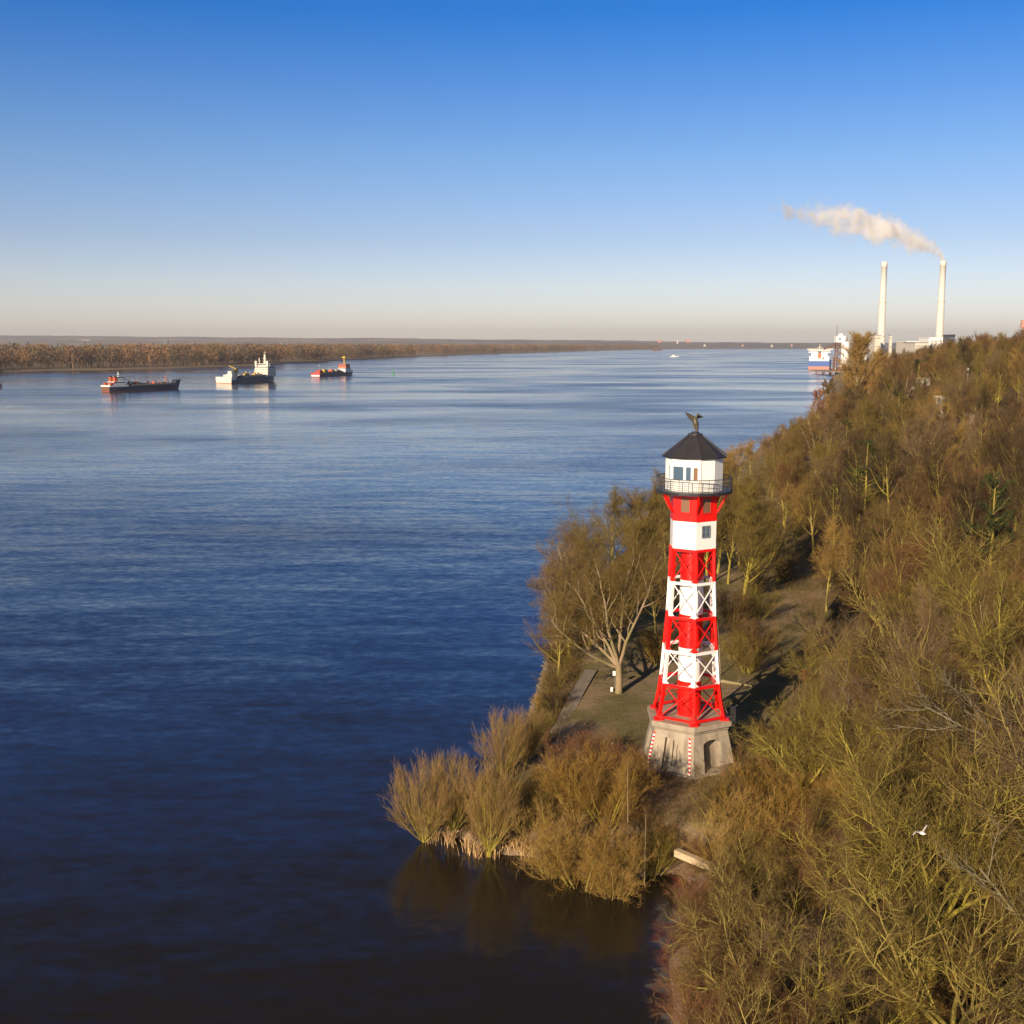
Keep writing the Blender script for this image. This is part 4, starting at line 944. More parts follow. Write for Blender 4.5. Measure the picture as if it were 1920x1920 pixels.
        nd = 20; A = []
        for i in range(nd):
            a = r.random()*2*math.pi; e = .8+1.6*r.random(); q = r.random()*.6; A.append(polyline((math.cos(a)*q, math.sin(a)*q, -.25), (math.cos(a)*.75, math.sin(a)*.75, e), 3.2+1.6*r.random(), 7, .10, r, .04))
        A = np.concatenate(A); AR = np.repeat(np.linspace(.045, .012, 7)[None], nd, 0)
        B_, BR, BL = grow(A, AR, 8, .12, 1, (20, 50), lambda t, b: 1.6*(1-.4*t), 5, .06, .12, r, .6, .009)
        C, CR, CL = grow(B_, BR, 6, .1, 1, (20, 55), lambda t, b: .7+0*t, 4, .05, .14, r, .6, .006)
        tk = [(A, AR, 4)]; cr = [tubes(B_, BR, 3), tubes(C, CR, 3), blades(C, 8, .1, (20, 60), .36, .013, r), blades(B_, 5, .2, (20, 60), .5, .013, r)]
    elif kind == 'slim':        # birch like slim stem, 9 m
        T = polyline((0,0,-.4), (r.normal()*.04, r.normal()*.04, 1), 9, 9, .03, r); TR = np.linspace(.11, .02, 9)[None]
        A, AR, AL = grow(T, TR, 22, .2, 1, (25, 50), lv(2.6, .6), 6, .12, .09, r, .4, .014)
        C, CR, CL = grow(A, AR, 7, .15, 1, (20, 50), lambda t, b: AL[b]*.4, 4, .08, .13, r, .6, .007)
        tk = [(T, TR, 6)]; cr = [tubes(A, AR, 3), tubes(C, CR, 3), blades(C, 5, .15, (20, 60), .35, .012, r)]
    elif kind == 'poplar':      # tall dense upright, 26 m
        T = polyline((0,0,-.6), (0, 0, 1), 24, 10, .02, r); TR = np.linspace(.42, .06, 10)[None]
        A, AR, AL = grow(T, TR, 46, .10, 1, (18, 40), lv(9.5, .62), 7, .16, .06, r, .42)
        B_, BR, BL = grow(A, AR, 8, .12, 1, (18, 42), lambda t, b: AL[b]*.38, 5, .12, .10, r, .6, .02)
        tk = [(T, TR, 8), (A, AR, 4)]; cr = [tubes(B_, BR, 3), blades(B_, 40, .05, (18, 50), 1.2, .05, r)]
    elif kind == 'leafy':       # keeps its rust brown leaves, 14 m
        T = polyline((0,0,-.6), (0, 0, 1), 12, 8, .03, r); TR = np.linspace(.28, .05, 8)[None]
        A, AR, AL = grow(T, TR, 26, .12, 1, (30, 60), lv(5.2, .6), 6, .10, .10, r, .5)
        B_, BR, BL = grow(A, AR, 7, .15, 1, (25, 60), lambda t, b: AL[b]*.42, 4, .05, .15, r, .6, .02)
        tk = [(T, TR, 6), (A, AR, 4)]; cr = [tubes(B_, BR, 3), blades(B_, 26, .05, (20, 90), .30, .16, r, 0.0)]
    elif kind == 'pine':        # dark evergreen crown, 15 m
        T = polyline((0,0,-.6), (.02, 0, 1), 14, 8, .03, r); TR = np.linspace(.26, .05, 8)[None]
        A, AR, AL = grow(T, TR, 30, .28, 1, (50, 80), lv(4.6, .65), 6, .05, .10, r, .4)
        B_, BR, BL = grow(A, AR, 8, .2, 1, (25, 60), lambda t, b: AL[b]*.36, 4, .08, .15, r, .6, .015)
        tk = [(T, TR, 6), (A, AR, 4)]; cr = [tubes(B_, BR, 3), blades(B_, 40, .1, (20, 80), .26, .05, r, .1)]
    tv = joinm([tubes(p, q, n) for p, q, n in tk]); cv = joinm(cr)
    return tv, cv
M['bark_moss'] = twig_mat('mossy_bark', (.34, .285, .045), (.23, .18, .045), (.30, .235, .075))
M['bark_pale'] = twig_mat('pale_bark', (.36, .28, .18), (.24, .20, .10))
M['bark_grey'] = twig_mat('grey_bark', (.24, .20, .15), (.16, .135, .09), (.20, .17, .10))
M['bark_pink'] = twig_mat('smooth_bark', (.32, .23, .15), (.20, .17, .07))
M['twig_olive'] = twig_mat('olive_twigs', (.185, .135, .030), (.125, .086, .028), (.155, .098, .032))
M['twig_brown'] = twig_mat('brown_twigs', (.165, .095, .036), (.105, .064, .027), (.13, .095, .03))
M['twig_red'] = twig_mat('reddish_twigs', (.19, .09, .042), (.13, .07, .034))
M['grass'] = twig_mat('winter_grass', (.17, .145, .05), (.22, .165, .07))
M['twig_umber'] = twig_mat('umber_twigs', (.165, .082, .036), (.115, .058, .028), (.14, .08, .035))
M['twig_grey'] = twig_mat('mauve_twigs', (.19, .125, .065), (.14, .095, .05), (.17, .11, .06))
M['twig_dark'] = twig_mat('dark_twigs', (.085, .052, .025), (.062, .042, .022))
M['twig_gold'] = twig_mat('golden_twigs', (.32, .20, .055), (.24, .145, .045))
M['twig_orange'] = twig_mat('orange_twigs', (.27, .16, .035), (.19, .11, .032))
M['twig_willow'] = twig_mat('willow_twigs', (.30, .20, .062), (.25, .15, .065))
M['leaf_rust'] = twig_mat('rust_leaves', (.30, .115, .04), (.22, .09, .035))
M['needle'] = twig_mat('dark_needles', (.035, .045, .015), (.05, .06, .02))
GEO = {}
def geo(kind, v):
    if (kind, v) not in GEO: GEO[kind, v] = tree_geo(kind, 100 + v*17 + len(kind)*3)
    return GEO[kind, v]
MESH = {}
def meshes(kind, v, bark, twig):
    key = (kind, v, bark, twig)
    if key not in MESH:
        (tv, tq), (cv, cq) = geo(kind, v)
        MESH[key] = (npmesh(kind + '_trunk', tv, tq, M[bark], smooth=True), npmesh(kind + '_crown', cv, cq, M[twig]))
    return MESH[key]
FAM = {}                       # first tree of each mesh pair; later ones are copies of it with their parts
def plant(name, kind, v, bark, twig, x, y, s, rz, label, cat='tree', group=None, z=None, sx=1.0, tilt=(0, 0)):
    key = (kind, v, bark, twig)
    if key not in FAM:
        root = empty(name, (0, 0, 0)); tm, cm = meshes(*key); obj('trunk' if name.endswith('tree') else 'stems', tm, root); obj('crown', cm, root); FAM[key] = root
        kids = list(root.children)
    else:
        src = FAM[key]; root = src.copy(); COL.objects.link(root); root.name = name
        for k in list(src.children): c = k.copy(); COL.objects.link(c); c.parent = root
    root.location = (x, y, gh(x, y) - .05 if z is None else z); root.rotation_euler = (tilt[0], tilt[1], rz); root.scale = (s*sx, s*sx, s)
    root['label'] = label; root['category'] = cat
    if group: root['group'] = group
    elif 'group' in root: del root['group']
    return root
used_xy = []
def P_(px, py, z): return at(px, py, z)
def put(name, kind, v, bark, twig, px, py, z, h, label, cat='tree', sx=1.0, rz=None, base_h=None, tilt=(0, 0), group=None):
    x, y = at(px, py, z); H = np.percentile(geo(kind, v)[1][0][:, 2], 99.3)
    used_xy.append((x, y, 14.0 if kind == 'poplar' else 3.0)); plant(name, kind, v, bark, twig, x, y, h/H, random.random()*6.28 if rz is None else rz, label, cat, group, sx=sx, tilt=tilt)
# --- single trees one can point to
put('spreading_tree', 'spread', 0, 'bark_pink', 'twig_olive', 1160, 1299, PLAT, 18.5, 'big spreading bare tree with smooth pinkish trunk on the lawn left of the lighthouse', rz=0.0, sx=1.12)
put('spreading_tree', 'spread', 2, 'bark_pink', 'twig_grey', 1080, 1215, PLAT, 15, 'wide bare tree overhanging the stone bank at the left edge of the riverside clump', rz=1.0, sx=1.15)
put('spreading_tree', 'spread', 1, 'bark_pink', 'twig_olive', 1118, 1205, PLAT, 17, 'mossy bare tree with thick trunk right behind the big spreading tree', rz=2.2, sx=.95)
put('riverside_tree', 'wood', 0, 'bark_moss', 'twig_olive', 1095, 1160, PLAT, 14, 'bare tree leaning to the water, third back along the bank', sx=1.1)
put('riverside_tree', 'wood', 1, 'bark_moss', 'twig_olive', 1200, 1120, PLAT, 16, 'bare tree showing between the big spreading tree and the tower', sx=1.1)
put('riverside_tree', 'wood', 2, 'bark_moss', 'twig_olive', 1150, 1085, PLAT, 15, 'tall thin crowned tree at the top of the left riverside clump', sx=1.0)
put('riverside_tree', 'wood', 3, 'bark_moss', 'twig_olive', 1225, 1060, PLAT, 15, 'bare tree directly behind the red middle of the lighthouse', sx=1.1)
put('orange_bush', 'bush', 0, 'bark_moss', 'twig_orange', 1232, 1245, PLAT, 4.5, 'orange twigged bush close behind the left tower legs', 'bush')
for i, (px, py, h, s, lb) in enumerate(((796,1566,7.6,.95,'leftmost pollard willow at the tip of the bank'), (850,1558,7.4,.8,'second pollard willow from the left at the tip of the bank'), (917,1594,8.4,.85,'tallest golden pollard willow, third from the left above the reeds'),
        (948,1500,6.6,.9,'purple tipped willow behind the tallest pollard willow'), (985,1470,5.5,.8,'willow bush where the revetment meets the willows'))):
    put('willow_tree', 'willow', i % 3, 'bark_moss', 'twig_willow', px, py, .5, h*.95, lb, sx=s*1.05)
for i, (px, py, h, kd, tw, lb) in enumerate(((1035,1618,5.2,'bush','twig_gold','golden bush at the water edge right of the reeds'), (1095,1640,6.0,'bush','twig_orange','orange bush at the water edge, middle of the headland'),
        (1150,1655,5.0,'bush','twig_gold','yellow green bush standing lowest at the water of the headland'), (1085,1560,5.6,'bush','twig_orange','orange bush behind the golden bush in the headland thicket'),
        (1140,1575,6.0,'bush','twig_orange','tall orange bush left of the pale thin stem'), (1060,1500,4.0,'bush','twig_red','reddish thorn bush at the left of the trodden slope'), (1120,1480,3.8,'bush','twig_red','reddish brushwood bush left below the concrete block'),
        (1175,1520,4.2,'bush','twig_red','reddish bush just below the left corner of the concrete block'), (1010,1560,4.6,'bush','twig_olive','olive bush between willows and orange bushes'),
        (1225,1620,3.6,'bush','twig_olive','small mossy bush by the pale slim trunk at the cove'))):
    put('bush', kd, i % 3, 'bark_moss', tw, px, py, .9, h, lb, 'bush')
put('slim_tree', 'slim', 0, 'bark_pale', 'twig_brown', 1178, 1612, 1.2, 9.5, 'pale slender birch stem rising through the orange bushes', sx=.55)
put('slim_tree', 'slim', 1, 'bark_pale', 'twig_brown', 1208, 1640, .8, 7.2, 'short pale trunk standing at the cove edge right of the birch stem', sx=.7)
put('slim_tree', 'slim', 2, 'bark_pale', 'twig_olive', 1350, 1268, PLAT, 8, 'thin leaning tree right beside the white tower band', sx=.8)
for i, (px, py, h, kd, tw, lb) in enumerate(((1380,1600,6.2,'bush','twig_gold','rounded golden brown bush right below the concrete block'), (1345,1540,4.4,'bush','twig_brown','low brown bush at the foot of the right hand block face'),
        (1430,1560,6.2,'bush','twig_orange','orange brown bush right of the golden bush under the block'), (1420,1480,4.8,'bush','twig_brown','brown bush hiding the dark shadow edge right of the block'), (1480,1500,6,'bush','twig_olive','olive bush behind the orange brown bush, under the blue scrap'),
        (1400,1262,4.2,'bush','twig_olive','olive bush on the lawn right of the lighthouse'), (1425,1225,4.0,'bush','twig_brown','brown bush on the lawn left of the path bend'), (1390,1215,4.2,'bush','twig_brown','brown bush behind the olive lawn bush'),(1372,1172,4.6,'bush','twig_brown','thin brown bush close right of the upper white tower bay'),(1422,1160,5,'bush','twig_olive','olive bush under the mossy trees of the path side clump'),
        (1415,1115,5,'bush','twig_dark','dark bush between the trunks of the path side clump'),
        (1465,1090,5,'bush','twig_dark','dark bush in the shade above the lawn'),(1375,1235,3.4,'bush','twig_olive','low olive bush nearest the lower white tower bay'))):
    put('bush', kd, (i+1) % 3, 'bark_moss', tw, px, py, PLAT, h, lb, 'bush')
x, y = 36.5, 84.0; plant('pale_tree', 'spread', 2, 'bark_pale', 'twig_brown', x, y, .74, 1.0, 'pale barked tree with upright white limbs at the right edge of the wood', sx=.55); used_xy.append((x, y, 3))
put('mossy_tree', 'wood', 3, 'bark_moss', 'twig_olive', 1395, 1118, PLAT, 18, 'tallest of the mossy trees beside the path right of the white tower room', sx=.9)
put('mossy_tree', 'wood', 1, 'bark_moss', 'twig_olive', 1420, 1100, PLAT, 17, 'mossy tree standing right of the tallest path side tree', sx=.9)
put('mossy_tree', 'wood', 2, 'bark_moss', 'twig_olive', 1365, 1095, PLAT, 16, 'mossy tree nearest the tower in the path side clump', sx=.9)
put('mossy_tree', 'wood', 0, 'bark_moss', 'twig_olive', 1385, 1060, PLAT, 17, 'mossy tree behind the path side clump', sx=1.0)
put('mossy_tree', 'wood', 4, 'bark_moss', 'twig_gold', 1550, 1135, PLAT+1, 13, 'yellow green tree over orange litter at the end of the path', sx=1.0)
put('poplar_tree', 'poplar', 0, 'bark_pale', 'twig_gold', 1605, 800, 6, 31, 'tall golden poplar rising at the shore below the domed tank', sx=1.7)
put('poplar_tree', 'poplar', 1, 'bark_pale', 'twig_gold', 1642, 778, 8, 22, 'shorter golden tree right behind the tall poplar', sx=1.5)
put('rust_tree', 'leafy', 0, 'bark_moss', 'leaf_rust', 1534, 797, 1, 15, 'rust leaved oak standing by the water before the poplar', sx=1.0)
put('rust_tree', 'leafy', 1, 'bark_moss', 'twig_brown', 1551, 775, 2, 18, 'brown crowned tree behind the rust leaved oak', sx=1.2)
put('shore_bush', 'leafy', 2, 'bark_moss', 'twig_gold', 1500, 822, 1, 7, 'low golden bush on the shore left of the rust leaved oak', 'bush')
put('shore_bush', 'leafy', 2, 'bark_moss', 'twig_gold', 1470, 845, 1, 8, 'golden shore bush second from the rust leaved oak', 'bush')
for i, (px, py, h) in enumerate(((1438,868,9),(1408,890,10),(1385,905,11),(1362,925,11),(1345,950,12),(1330,985,13),(1290,1010,14))):
    put('shore_tree', 'wood', i % 5, 'bark_moss', 'twig_gold' if i < 5 else 'twig_olive', px, py, PLAT, h, 'sunlit golden bare tree in the shore row right of the lantern room', group='golden trees along the shore', sx=1.2)

# trees that close the strip between the path and the water behind the tower
for i, (x, y, h, kd, tw) in enumerate(((30,172,16,0,'twig_olive'),(33,181,17,1,'twig_brown'),(27,188,15,2,'twig_olive'),(36,196,16,3,'twig_olive'),(31,204,15,4,'twig_brown'),(38,214,16,0,'twig_olive'),(34,224,15,1,'twig_olive'),(42,232,14,2,'twig_brown'),
        (38,243,14,3,'twig_olive'),(45,252,13,4,'twig_gold'),(49,266,13,0,'twig_gold'),(45,276,12,1,'twig_olive'),(54,288,12,2,'twig_gold'),(33,160,15,3,'twig_olive'),(24,176,15,4,'twig_olive'),(10,150,14,0,'twig_grey'),(17,158,14,1,'twig_olive'),(20,182,14,3,'twig_brown'),
        (18,140,12,2,'twig_brown'),(6.8,133,14,4,'twig_grey'),(5.2,127,11,1,'twig_grey'),(9.5,137,12,4,'twig_olive'),(31,232,14,0,'twig_olive'))):
    used_xy.append((x, y, 2.5)); u_, v_ = x/(y+4)*F + 960, 0
    rk = ('front', 'second', 'third', 'fourth', 'fifth', 'sixth')[min(5, int((y-125)//28))]
    plant('mossy_tree' if x > 24 else 'riverside_tree', 'wood', kd, 'bark_moss', tw, x, y, h/14.5, i*1.3, (('mossy tree of the path side clump right of the tower, ' if u_ > 1300 else 'bare tree of the riverside clump left of the tower, ') + rk + ' row'), group='trees of the path side clump' if u_ > 1300 else 'trees of the riverside clump', sx=1.1)
# --- foreground slope trees: large mossy crowns in the lower right
FG = [(31.5,114.5,.5,2),(34.5,119,.55,1),(30,107,.42,0),(36.5,125,.55,2),(27.2,101.5,.42,1),(24.8,90.5,.60,1),(22.6,85,.66,2),(28.6,96.5,.55,3),(31.5,102,.55,1),(34.5,109,.55,0),(19.5,40,.85,0),(26,44,1.0,1),(21,52,.95,2),(28.5,53,1.05,3),(24,61,1.05,0),(31.5,62,1.1,1),(20.5,66,.72,2),(28,70,1.05,3),(35,72,1.0,2),(25.5,77,.82,1),(31.5,80,.95,0),(15.5,47,.62,3),(16.5,57,.6,1),
      (31,90,.75,3),(41,93,1.0,0),(37,100,.95,1),(44,107,1.0,2),(33,103,.66,0),(23.5,35,.9,2),(30,39,1.0,0)]
LMK = [('the white gull', 1730, 1562), ('the pale barked tree', 1835, 1190), ('the timber shelter', 1400, 1450), ('the coloured play frames', 1480, 1420), ('the path bend', 1530, 1200),
       ('the path end tree', 1550, 1050), ('the lantern room', 1303, 880), ('the white gabled house', 1763, 735), ('the thin white post', 1812, 700), ('the tall golden poplar', 1605, 740),
       ('the golden shore bushes', 1480, 835), ('the right chimney foot', 1765, 640), ('the pale kerb wall', 1300, 1612), ('the lower right corner', 1900, 1900), ('the slim pink tower', 1918, 615)]
def scr(x, y, z):
    zc = y*math.cos(PITCH) + (CAMZ-z)*math.sin(PITCH); return x/zc*F + 960, 960 + F*((CAMZ-z)*math.cos(PITCH) - y*math.sin(PITCH))/zc
def zone(x, y, adj='bare tree', h=8):
    u, v = scr(x, y, gh(x, y)+h); n, a, b = min(LMK, key=lambda l: (l[1]-u)**2 + (l[2]-v)**2); dx, dy = u-a, v-b
    if abs(dx) > 2.2*abs(dy): w_ = 'level with and left of' if dx < 0 else 'level with and right of'
    elif abs(dy) > 2.2*abs(dx): w_ = 'straight above' if dy < 0 else 'straight below'
    else: w_ = ('above' if dy < 0 else 'below') + ' and ' + ('left of' if dx < 0 else 'right of')
    far_ = '' if math.hypot(dx, dy) < 130 else 'well '
    return '%s %s%s %s' % (adj, far_, w_, n)
GW = 'bare trees of the sloping wood'
for i, (x, y, s, v) in enumerate(FG):
    used_xy.append((x, y, 3.2))
    ft = ('twig_olive','twig_brown','twig_olive','twig_umber','twig_olive','twig_grey','twig_dark')[(i*5) % 7]; bk = 'bark_grey' if i % 5 == 3 else 'bark_moss'
    plant('mossy_tree', 'lean', v, bk, ft, x, y, s, i*1.7, zone(x, y, {'twig_olive': 'olive', 'twig_brown': 'brown', 'twig_umber': 'reddish brown', 'twig_grey': 'mauve', 'twig_dark': 'dark'}[ft] + (' grey barked tree' if bk == 'bark_grey' else ' mossy tree')), group=GW)
for i, (x, y, s, tl) in enumerate(((13.0,49,.62,-.30),(14.0,58,.60,-.34),(15.0,66,.55,-.28),(12.5,42,.62,-.3),(16.5,73,.42,-.2))):
    used_xy.append((x, y, 2)); plant('leaning_tree', 'lean', i % 4, 'bark_moss', 'twig_brown', x, y, s, 0.0, 'thin tree leaning out over the dark water, ' + ('second from the bottom','third from the bottom','fourth from the bottom','lowest in the picture','nearest the pale kerb wall')[i], tilt=(0, tl))
for i, (x, y, s) in enumerate(((11.5,52,1.0),(12,60,.9),(13,66,.8),(10.5,44,1.1),(14.5,73,.7),(15.5,52,1.0),(11.5,47,1.1),(12.5,56,1.05),(13.5,62,.9),(10,38,1.2),(9.2,41,1.1),(9.6,46,1.0),(9.8,50,1.05),(10.2,54,1.0),(10.6,58,.95),(11.0,63,.9),(12.2,68,.85),(12.6,74,.7),(13,70,.75),(15.5,76.5,.6),(13.8,80.2,.55),(11.3,83,.6))):
    used_xy.append((x, y, 2)); plant('red_bush', 'bush', i % 3, 'bark_moss', 'twig_red', x, y, s, i*2.1, zone(x, y, 'red brown water side bush', 1.5), 'bush', group='red brown bushes of the near shore')
for i, (x, y, s) in enumerate(((18,61,.9),(19,72,.95),(22,57,.8),(21,80,1.0),(17,68,.7),(24.5,86,1.1),(23,92,.9),(27,95,1.1),(26,84,1.0),(30,98,1.1))):
    used_xy.append((x, y, 1.5)); plant('bush', 'bush', (i+1) % 3, 'bark_moss', ('twig_brown','twig_olive','twig_gold')[i % 3], x, y, s, i*2.3, zone(x, y, 'low undergrowth bush', 1.5), 'bush', group='undergrowth bushes under the near slope')

for i, (yy, s) in enumerate(((104,.62),(108,.5),(113,.62),(117,.45),(122,.6),(128,.5),(134,.7),(140,.6),(147,.7),(155,.8),(164,.8))):
    x = float(np.interp(yy, SH[15:, 1], SH[15:, 0])) + 1.6 + (i % 3)*.7
    used_xy.append((x, yy, 1)); plant('bank_bush', 'bush', i % 3, 'bark_moss', ('twig_brown','twig_olive','twig_dark','twig_orange')[i % 4], x, yy, s, i*1.9, 'scrubby bush rooted in the stone bank between the willows and the spreading tree', 'bush', group='bushes on the stone bank')
# --- the wood on the slope: single trees nearest first, the rest as one mass
def in_view(x, y, z, m=60):
    zc = y*math.cos(PITCH) + (CAMZ-z)*math.sin(PITCH); u = x/zc*F + 960; v = 960 + F*((CAMZ-z)*math.cos(PITCH) - y*math.sin(PITCH))/zc
    return u < 1920 + m and v < 1920 + m
cand = []
rr = np.random.default_rng(11)
N0 = 26000; U = rr.random(N0); Yc = 42*(1250/42)**U; tx = np.interp(Yc, TX[:, 0], TX[:, 1]); Xc = tx + rr.random(N0)*(Yc*.47 + 25 - tx).clip(1)
Zc = ground_h(Xc, Yc); grid = {}
def ok(x, y, dmin):
    for (a, b, c) in used_xy:
        if (a-x)**2 + (b-y)**2 < (dmin*.5 + c*.6)**2: return False
    gx, gy = int(x//14), int(y//14)
    for i in (-1, 0, 1):
        for j in (-1, 0, 1):
            for (a, b) in grid.get((gx+i, gy+j), ()):
                if (a-x)**2 + (b-y)**2 < dmin**2: return False
    return True
for x, y, z in zip(Xc, Yc, Zc):
    if not in_view(x, y, z+14): continue
    dm = (6.3 if y < 170 else 7.6 if y < 300 else 8.8 if y < 600 else 11) * (1.0 + .9*max(0, float(vnoise([x], [y], 26, 15)[0])))
    if x - np.interp(y, TX[:, 0], TX[:, 1]) < 2.5 and y < 200: continue
    if 60 < y < 112 and x < 27.5: continue
    tq = np.interp(y, TX[:, 0], TX[:, 1])
    if (380 < y < 458 and x < tq + 26) or (458 <= y < 560 and x < tq + 10): continue
    if ok(x, y, dm): cand.append((x, y, z)); grid.setdefault((int(x//14), int(y//14)), []).append((x, y))
cand.sort(key=lambda c: c[1])
NSING = 225
kinds = [('wood', v, b, t) for v in range(5) for b, t in (('bark_moss', ('twig_olive','twig_olive','twig_olive','twig_gold','twig_dark')[v]),('bark_moss', ('twig_brown','twig_umber','twig_dark','twig_grey','twig_brown')[v]))] + [('lean', 1, 'bark_moss', 'twig_olive'), ('lean', 3, 'bark_moss', 'twig_brown')]
rz_ = random.Random(5)
stats = {}
for i, (x, y, z) in enumerate(cand[:NSING]):
    q = rz_.random()
    if q < .035 and y > 110: k = ('pine', 0, 'bark_moss', 'needle'); lb = 'dark evergreen tree among the bare trees of the slope'; g = 'evergreens in the sloping wood'; nm = 'evergreen_tree'
    elif q < .10: k = ('spread', 2, 'bark_pale', 'twig_brown'); g = None; nm = 'pale_tree'
    else: k = kinds[rz_.randrange(len(kinds))] if y < 130 else kinds[rz_.randrange(10)]; g = None; nm = 'bare_tree'
    if g is None: lb = zone(x, y, {'twig_olive': 'olive tinted tree', 'twig_brown': 'brown bare tree', 'twig_red': 'reddish bare tree', 'twig_dark': 'dark bare tree', 'twig_umber': 'reddish brown tree', 'twig_grey': 'mauve tinted tree', 'twig_gold': 'golden bare tree'}[k[3]] if nm == 'bare_tree' else 'pale limbed tree'); g = GW
    else: lb = zone(x, y, 'dark evergreen')
    s = .78 + .38*rz_.random(); s *= .66 if k[0] == 'spread' else 1.0
    plant(nm, *k, x, y, s, rz_.random()*6.28, lb, 'tree', g)
# the rest of the wood, merged
rest = cand[NSING:]
def far_tree_geo(seed, nb=900, L=1.6, wd=.07, H=14.5, rad=4.0):
    r = np.random.default_rng(seed); A = []
    T = polyline((0,0,-.5), (0,0,1), H*.72, 6, .04, r); TR = np.linspace(.2, .06, 6)[None]
    B_, BR, BL = grow(T, TR, 20, .25, 1, (22, 52), lambda t, b: H*.42*(1-.5*t), 6, .14, .1, r, .55, .05)
    b1 = blades(B_, nb//20, .1, (20, 55), L, wd, r)
    return joinm([tubes(T, TR, 4), tubes(B_, BR, 3), b1])
def mass(name, pts, protos, mats, label, smin=.8, smax=1.2, hscale=None, cat='wood'):
    Vs = []; Qs = []; Ms = []; n = 0; r = np.random.default_rng(3)
    for i, (x, y, z) in enumerate(pts):
        V, Q = protos[r.integers(len(protos))]; a = r.random()*6.28; s = smin + (smax-smin)*r.random()
        c, sn = math.cos(a)*s, math.sin(a)*s; W = np.empty_like(V); W[:, 0] = V[:, 0]*c - V[:, 1]*sn + x; W[:, 1] = V[:, 0]*sn + V[:, 1]*c + y; W[:, 2] = V[:, 2]*s*(hscale or 1) + z
        Vs.append(W); Qs.append(Q+n); n += len(V); Ms.append(np.full(len(Q), r.integers(len(mats))))
    o = obj(name, npmesh(name, np.concatenate(Vs), np.concatenate(Qs), [M[m] for m in mats], mi=np.concatenate(Ms))); tag(o, label, cat, kind='stuff')
    return o
pr = [far_tree_geo(50+i) for i in range(5)]
mass('hill_wood', rest, pr, ['twig_brown', 'twig_umber', 'twig_dark', 'twig_umber', 'twig_olive', 'twig_grey'], 'brown bare wood covering the hill up to the skyline', .85, 1.25)
print('TREES cand', len(cand), 'rest', len(rest))
# --- undergrowth: brushwood on the slope floor
def scrub(name, n, region, L, wd, mats, label, seed, tilt=.9):
    r = np.random.default_rng(seed); X, Y = region(r, n); Z = ground_h(X, Y); k = Z > .25; X, Y, Z = X[k], Y[k], Z[k]; n = len(X)
    d = unit(np.stack([r.normal(size=n)*tilt, r.normal(size=n)*tilt, np.abs(r.normal(size=n))+.35], 1)); l = (L*(.4+r.random(n)))[:, None]; s = perp(d, r)*wd/2
    p = np.stack([X, Y, Z-.05], 1); q = p + d*l*.55 + perp(d, r)*l*.1; t = p + d*l
    V = np.stack([p-s, p+s, q+s*.8, q-s*.8, t+s*.2, t-s*.2], 1).reshape(-1, 3); i = np.arange(n)[:, None]*6
    Q = np.concatenate([i+np.array([[0,1,2,3]]), i+np.array([[3,2,4,5]])], 0); mi = np.tile(r.integers(len(mats), size=n), 2)
    o = obj(name, npmesh(name, V, Q, [M[m] for m in mats], mi=mi)); tag(o, label, 'undergrowth', kind='stuff')
def reg_slope(r, n):
    Y = 40*(320/40)**r.random(n); tx = np.interp(Y, TX[:, 0], TX[:, 1]); X = tx - 2 + r.random(n)**.8*(Y*.47+14-tx).clip(2); return X, Y
scrub('undergrowth', 150000, reg_slope, 1.3, .030, ['twig_brown', 'twig_olive', 'twig_red'], 'brown brushwood covering the floor of the sloping wood', 21)
def reg_bank(r, n):
    t = r.random(n); ys = 86 + t*150; x0 = np.interp(ys, SH[10:, 1], SH[10:, 0]); return x0 + .3 + r.random(n)*4.3 + r.normal(size=n)*.3, ys
scrub('bank_undergrowth', 52000, reg_bank, .85, .03, ['twig_dark', 'twig_brown', 'twig_olive', 'twig_dark'], 'tangled brown and olive scrub along the stone bank', 22)
def reg_head(r, n):
    return -8 + r.random(n)*26, 79 + r.random(n)*17
def head(r, n):
    X, Y = reg_head(r, n); k = ((X < 12 - (Y-80)*.25) & (Y < 92 + vnoise(X, Y, 4, 9)*5)) | (vnoise(X, Y, 3, 8) > .3); return X[k], Y[k]
scrub('headland_undergrowth', 42000, head, .75, .022, ['twig_red', 'twig_brown', 'twig_orange'], 'reddish brushwood on the headland below the concrete block', 23)
def near(r, n): return 9 + r.random(n)*17, 40 + r.random(n)*52
scrub('near_undergrowth', 36000, near, .7, .018, ['twig_red', 'twig_brown', 'twig_olive'], 'thin brown brushwood around the little beach', 24)
def lawn(r, n):
    ys = 90 + r.random(n)*110; a = np.interp(ys, SH[12:, 1], SH[12:, 0]) + 5; b = np.interp(ys, TX[:, 0], TX[:, 1]) + 3; X = a + r.random(n)*(b-a)
    k = (vnoise(X, ys, 6, 31) + vnoise(X, ys, 2, 32)*.5 > -.05); return X[k], ys[k]
scrub('lawn_grass', 90000, lawn, .20, .02, ['grass', 'grass', 'twig_olive'], 'short winter grass on the level bank around the lighthouse', 25)
def litter(r, n):
    X, Y = 17 + r.random(n)*30, 84 + r.random(n)*110; k = X < np.interp(Y, TX[:, 0], TX[:, 1]) + 4; return X[k], Y[k]
scrub('lawn_brushwood', 16000, litter, .38, .025, ['twig_dark', 'twig_brown', 'twig_umber'], 'thin dead stems and litter on the open ground right of the lighthouse', 26)
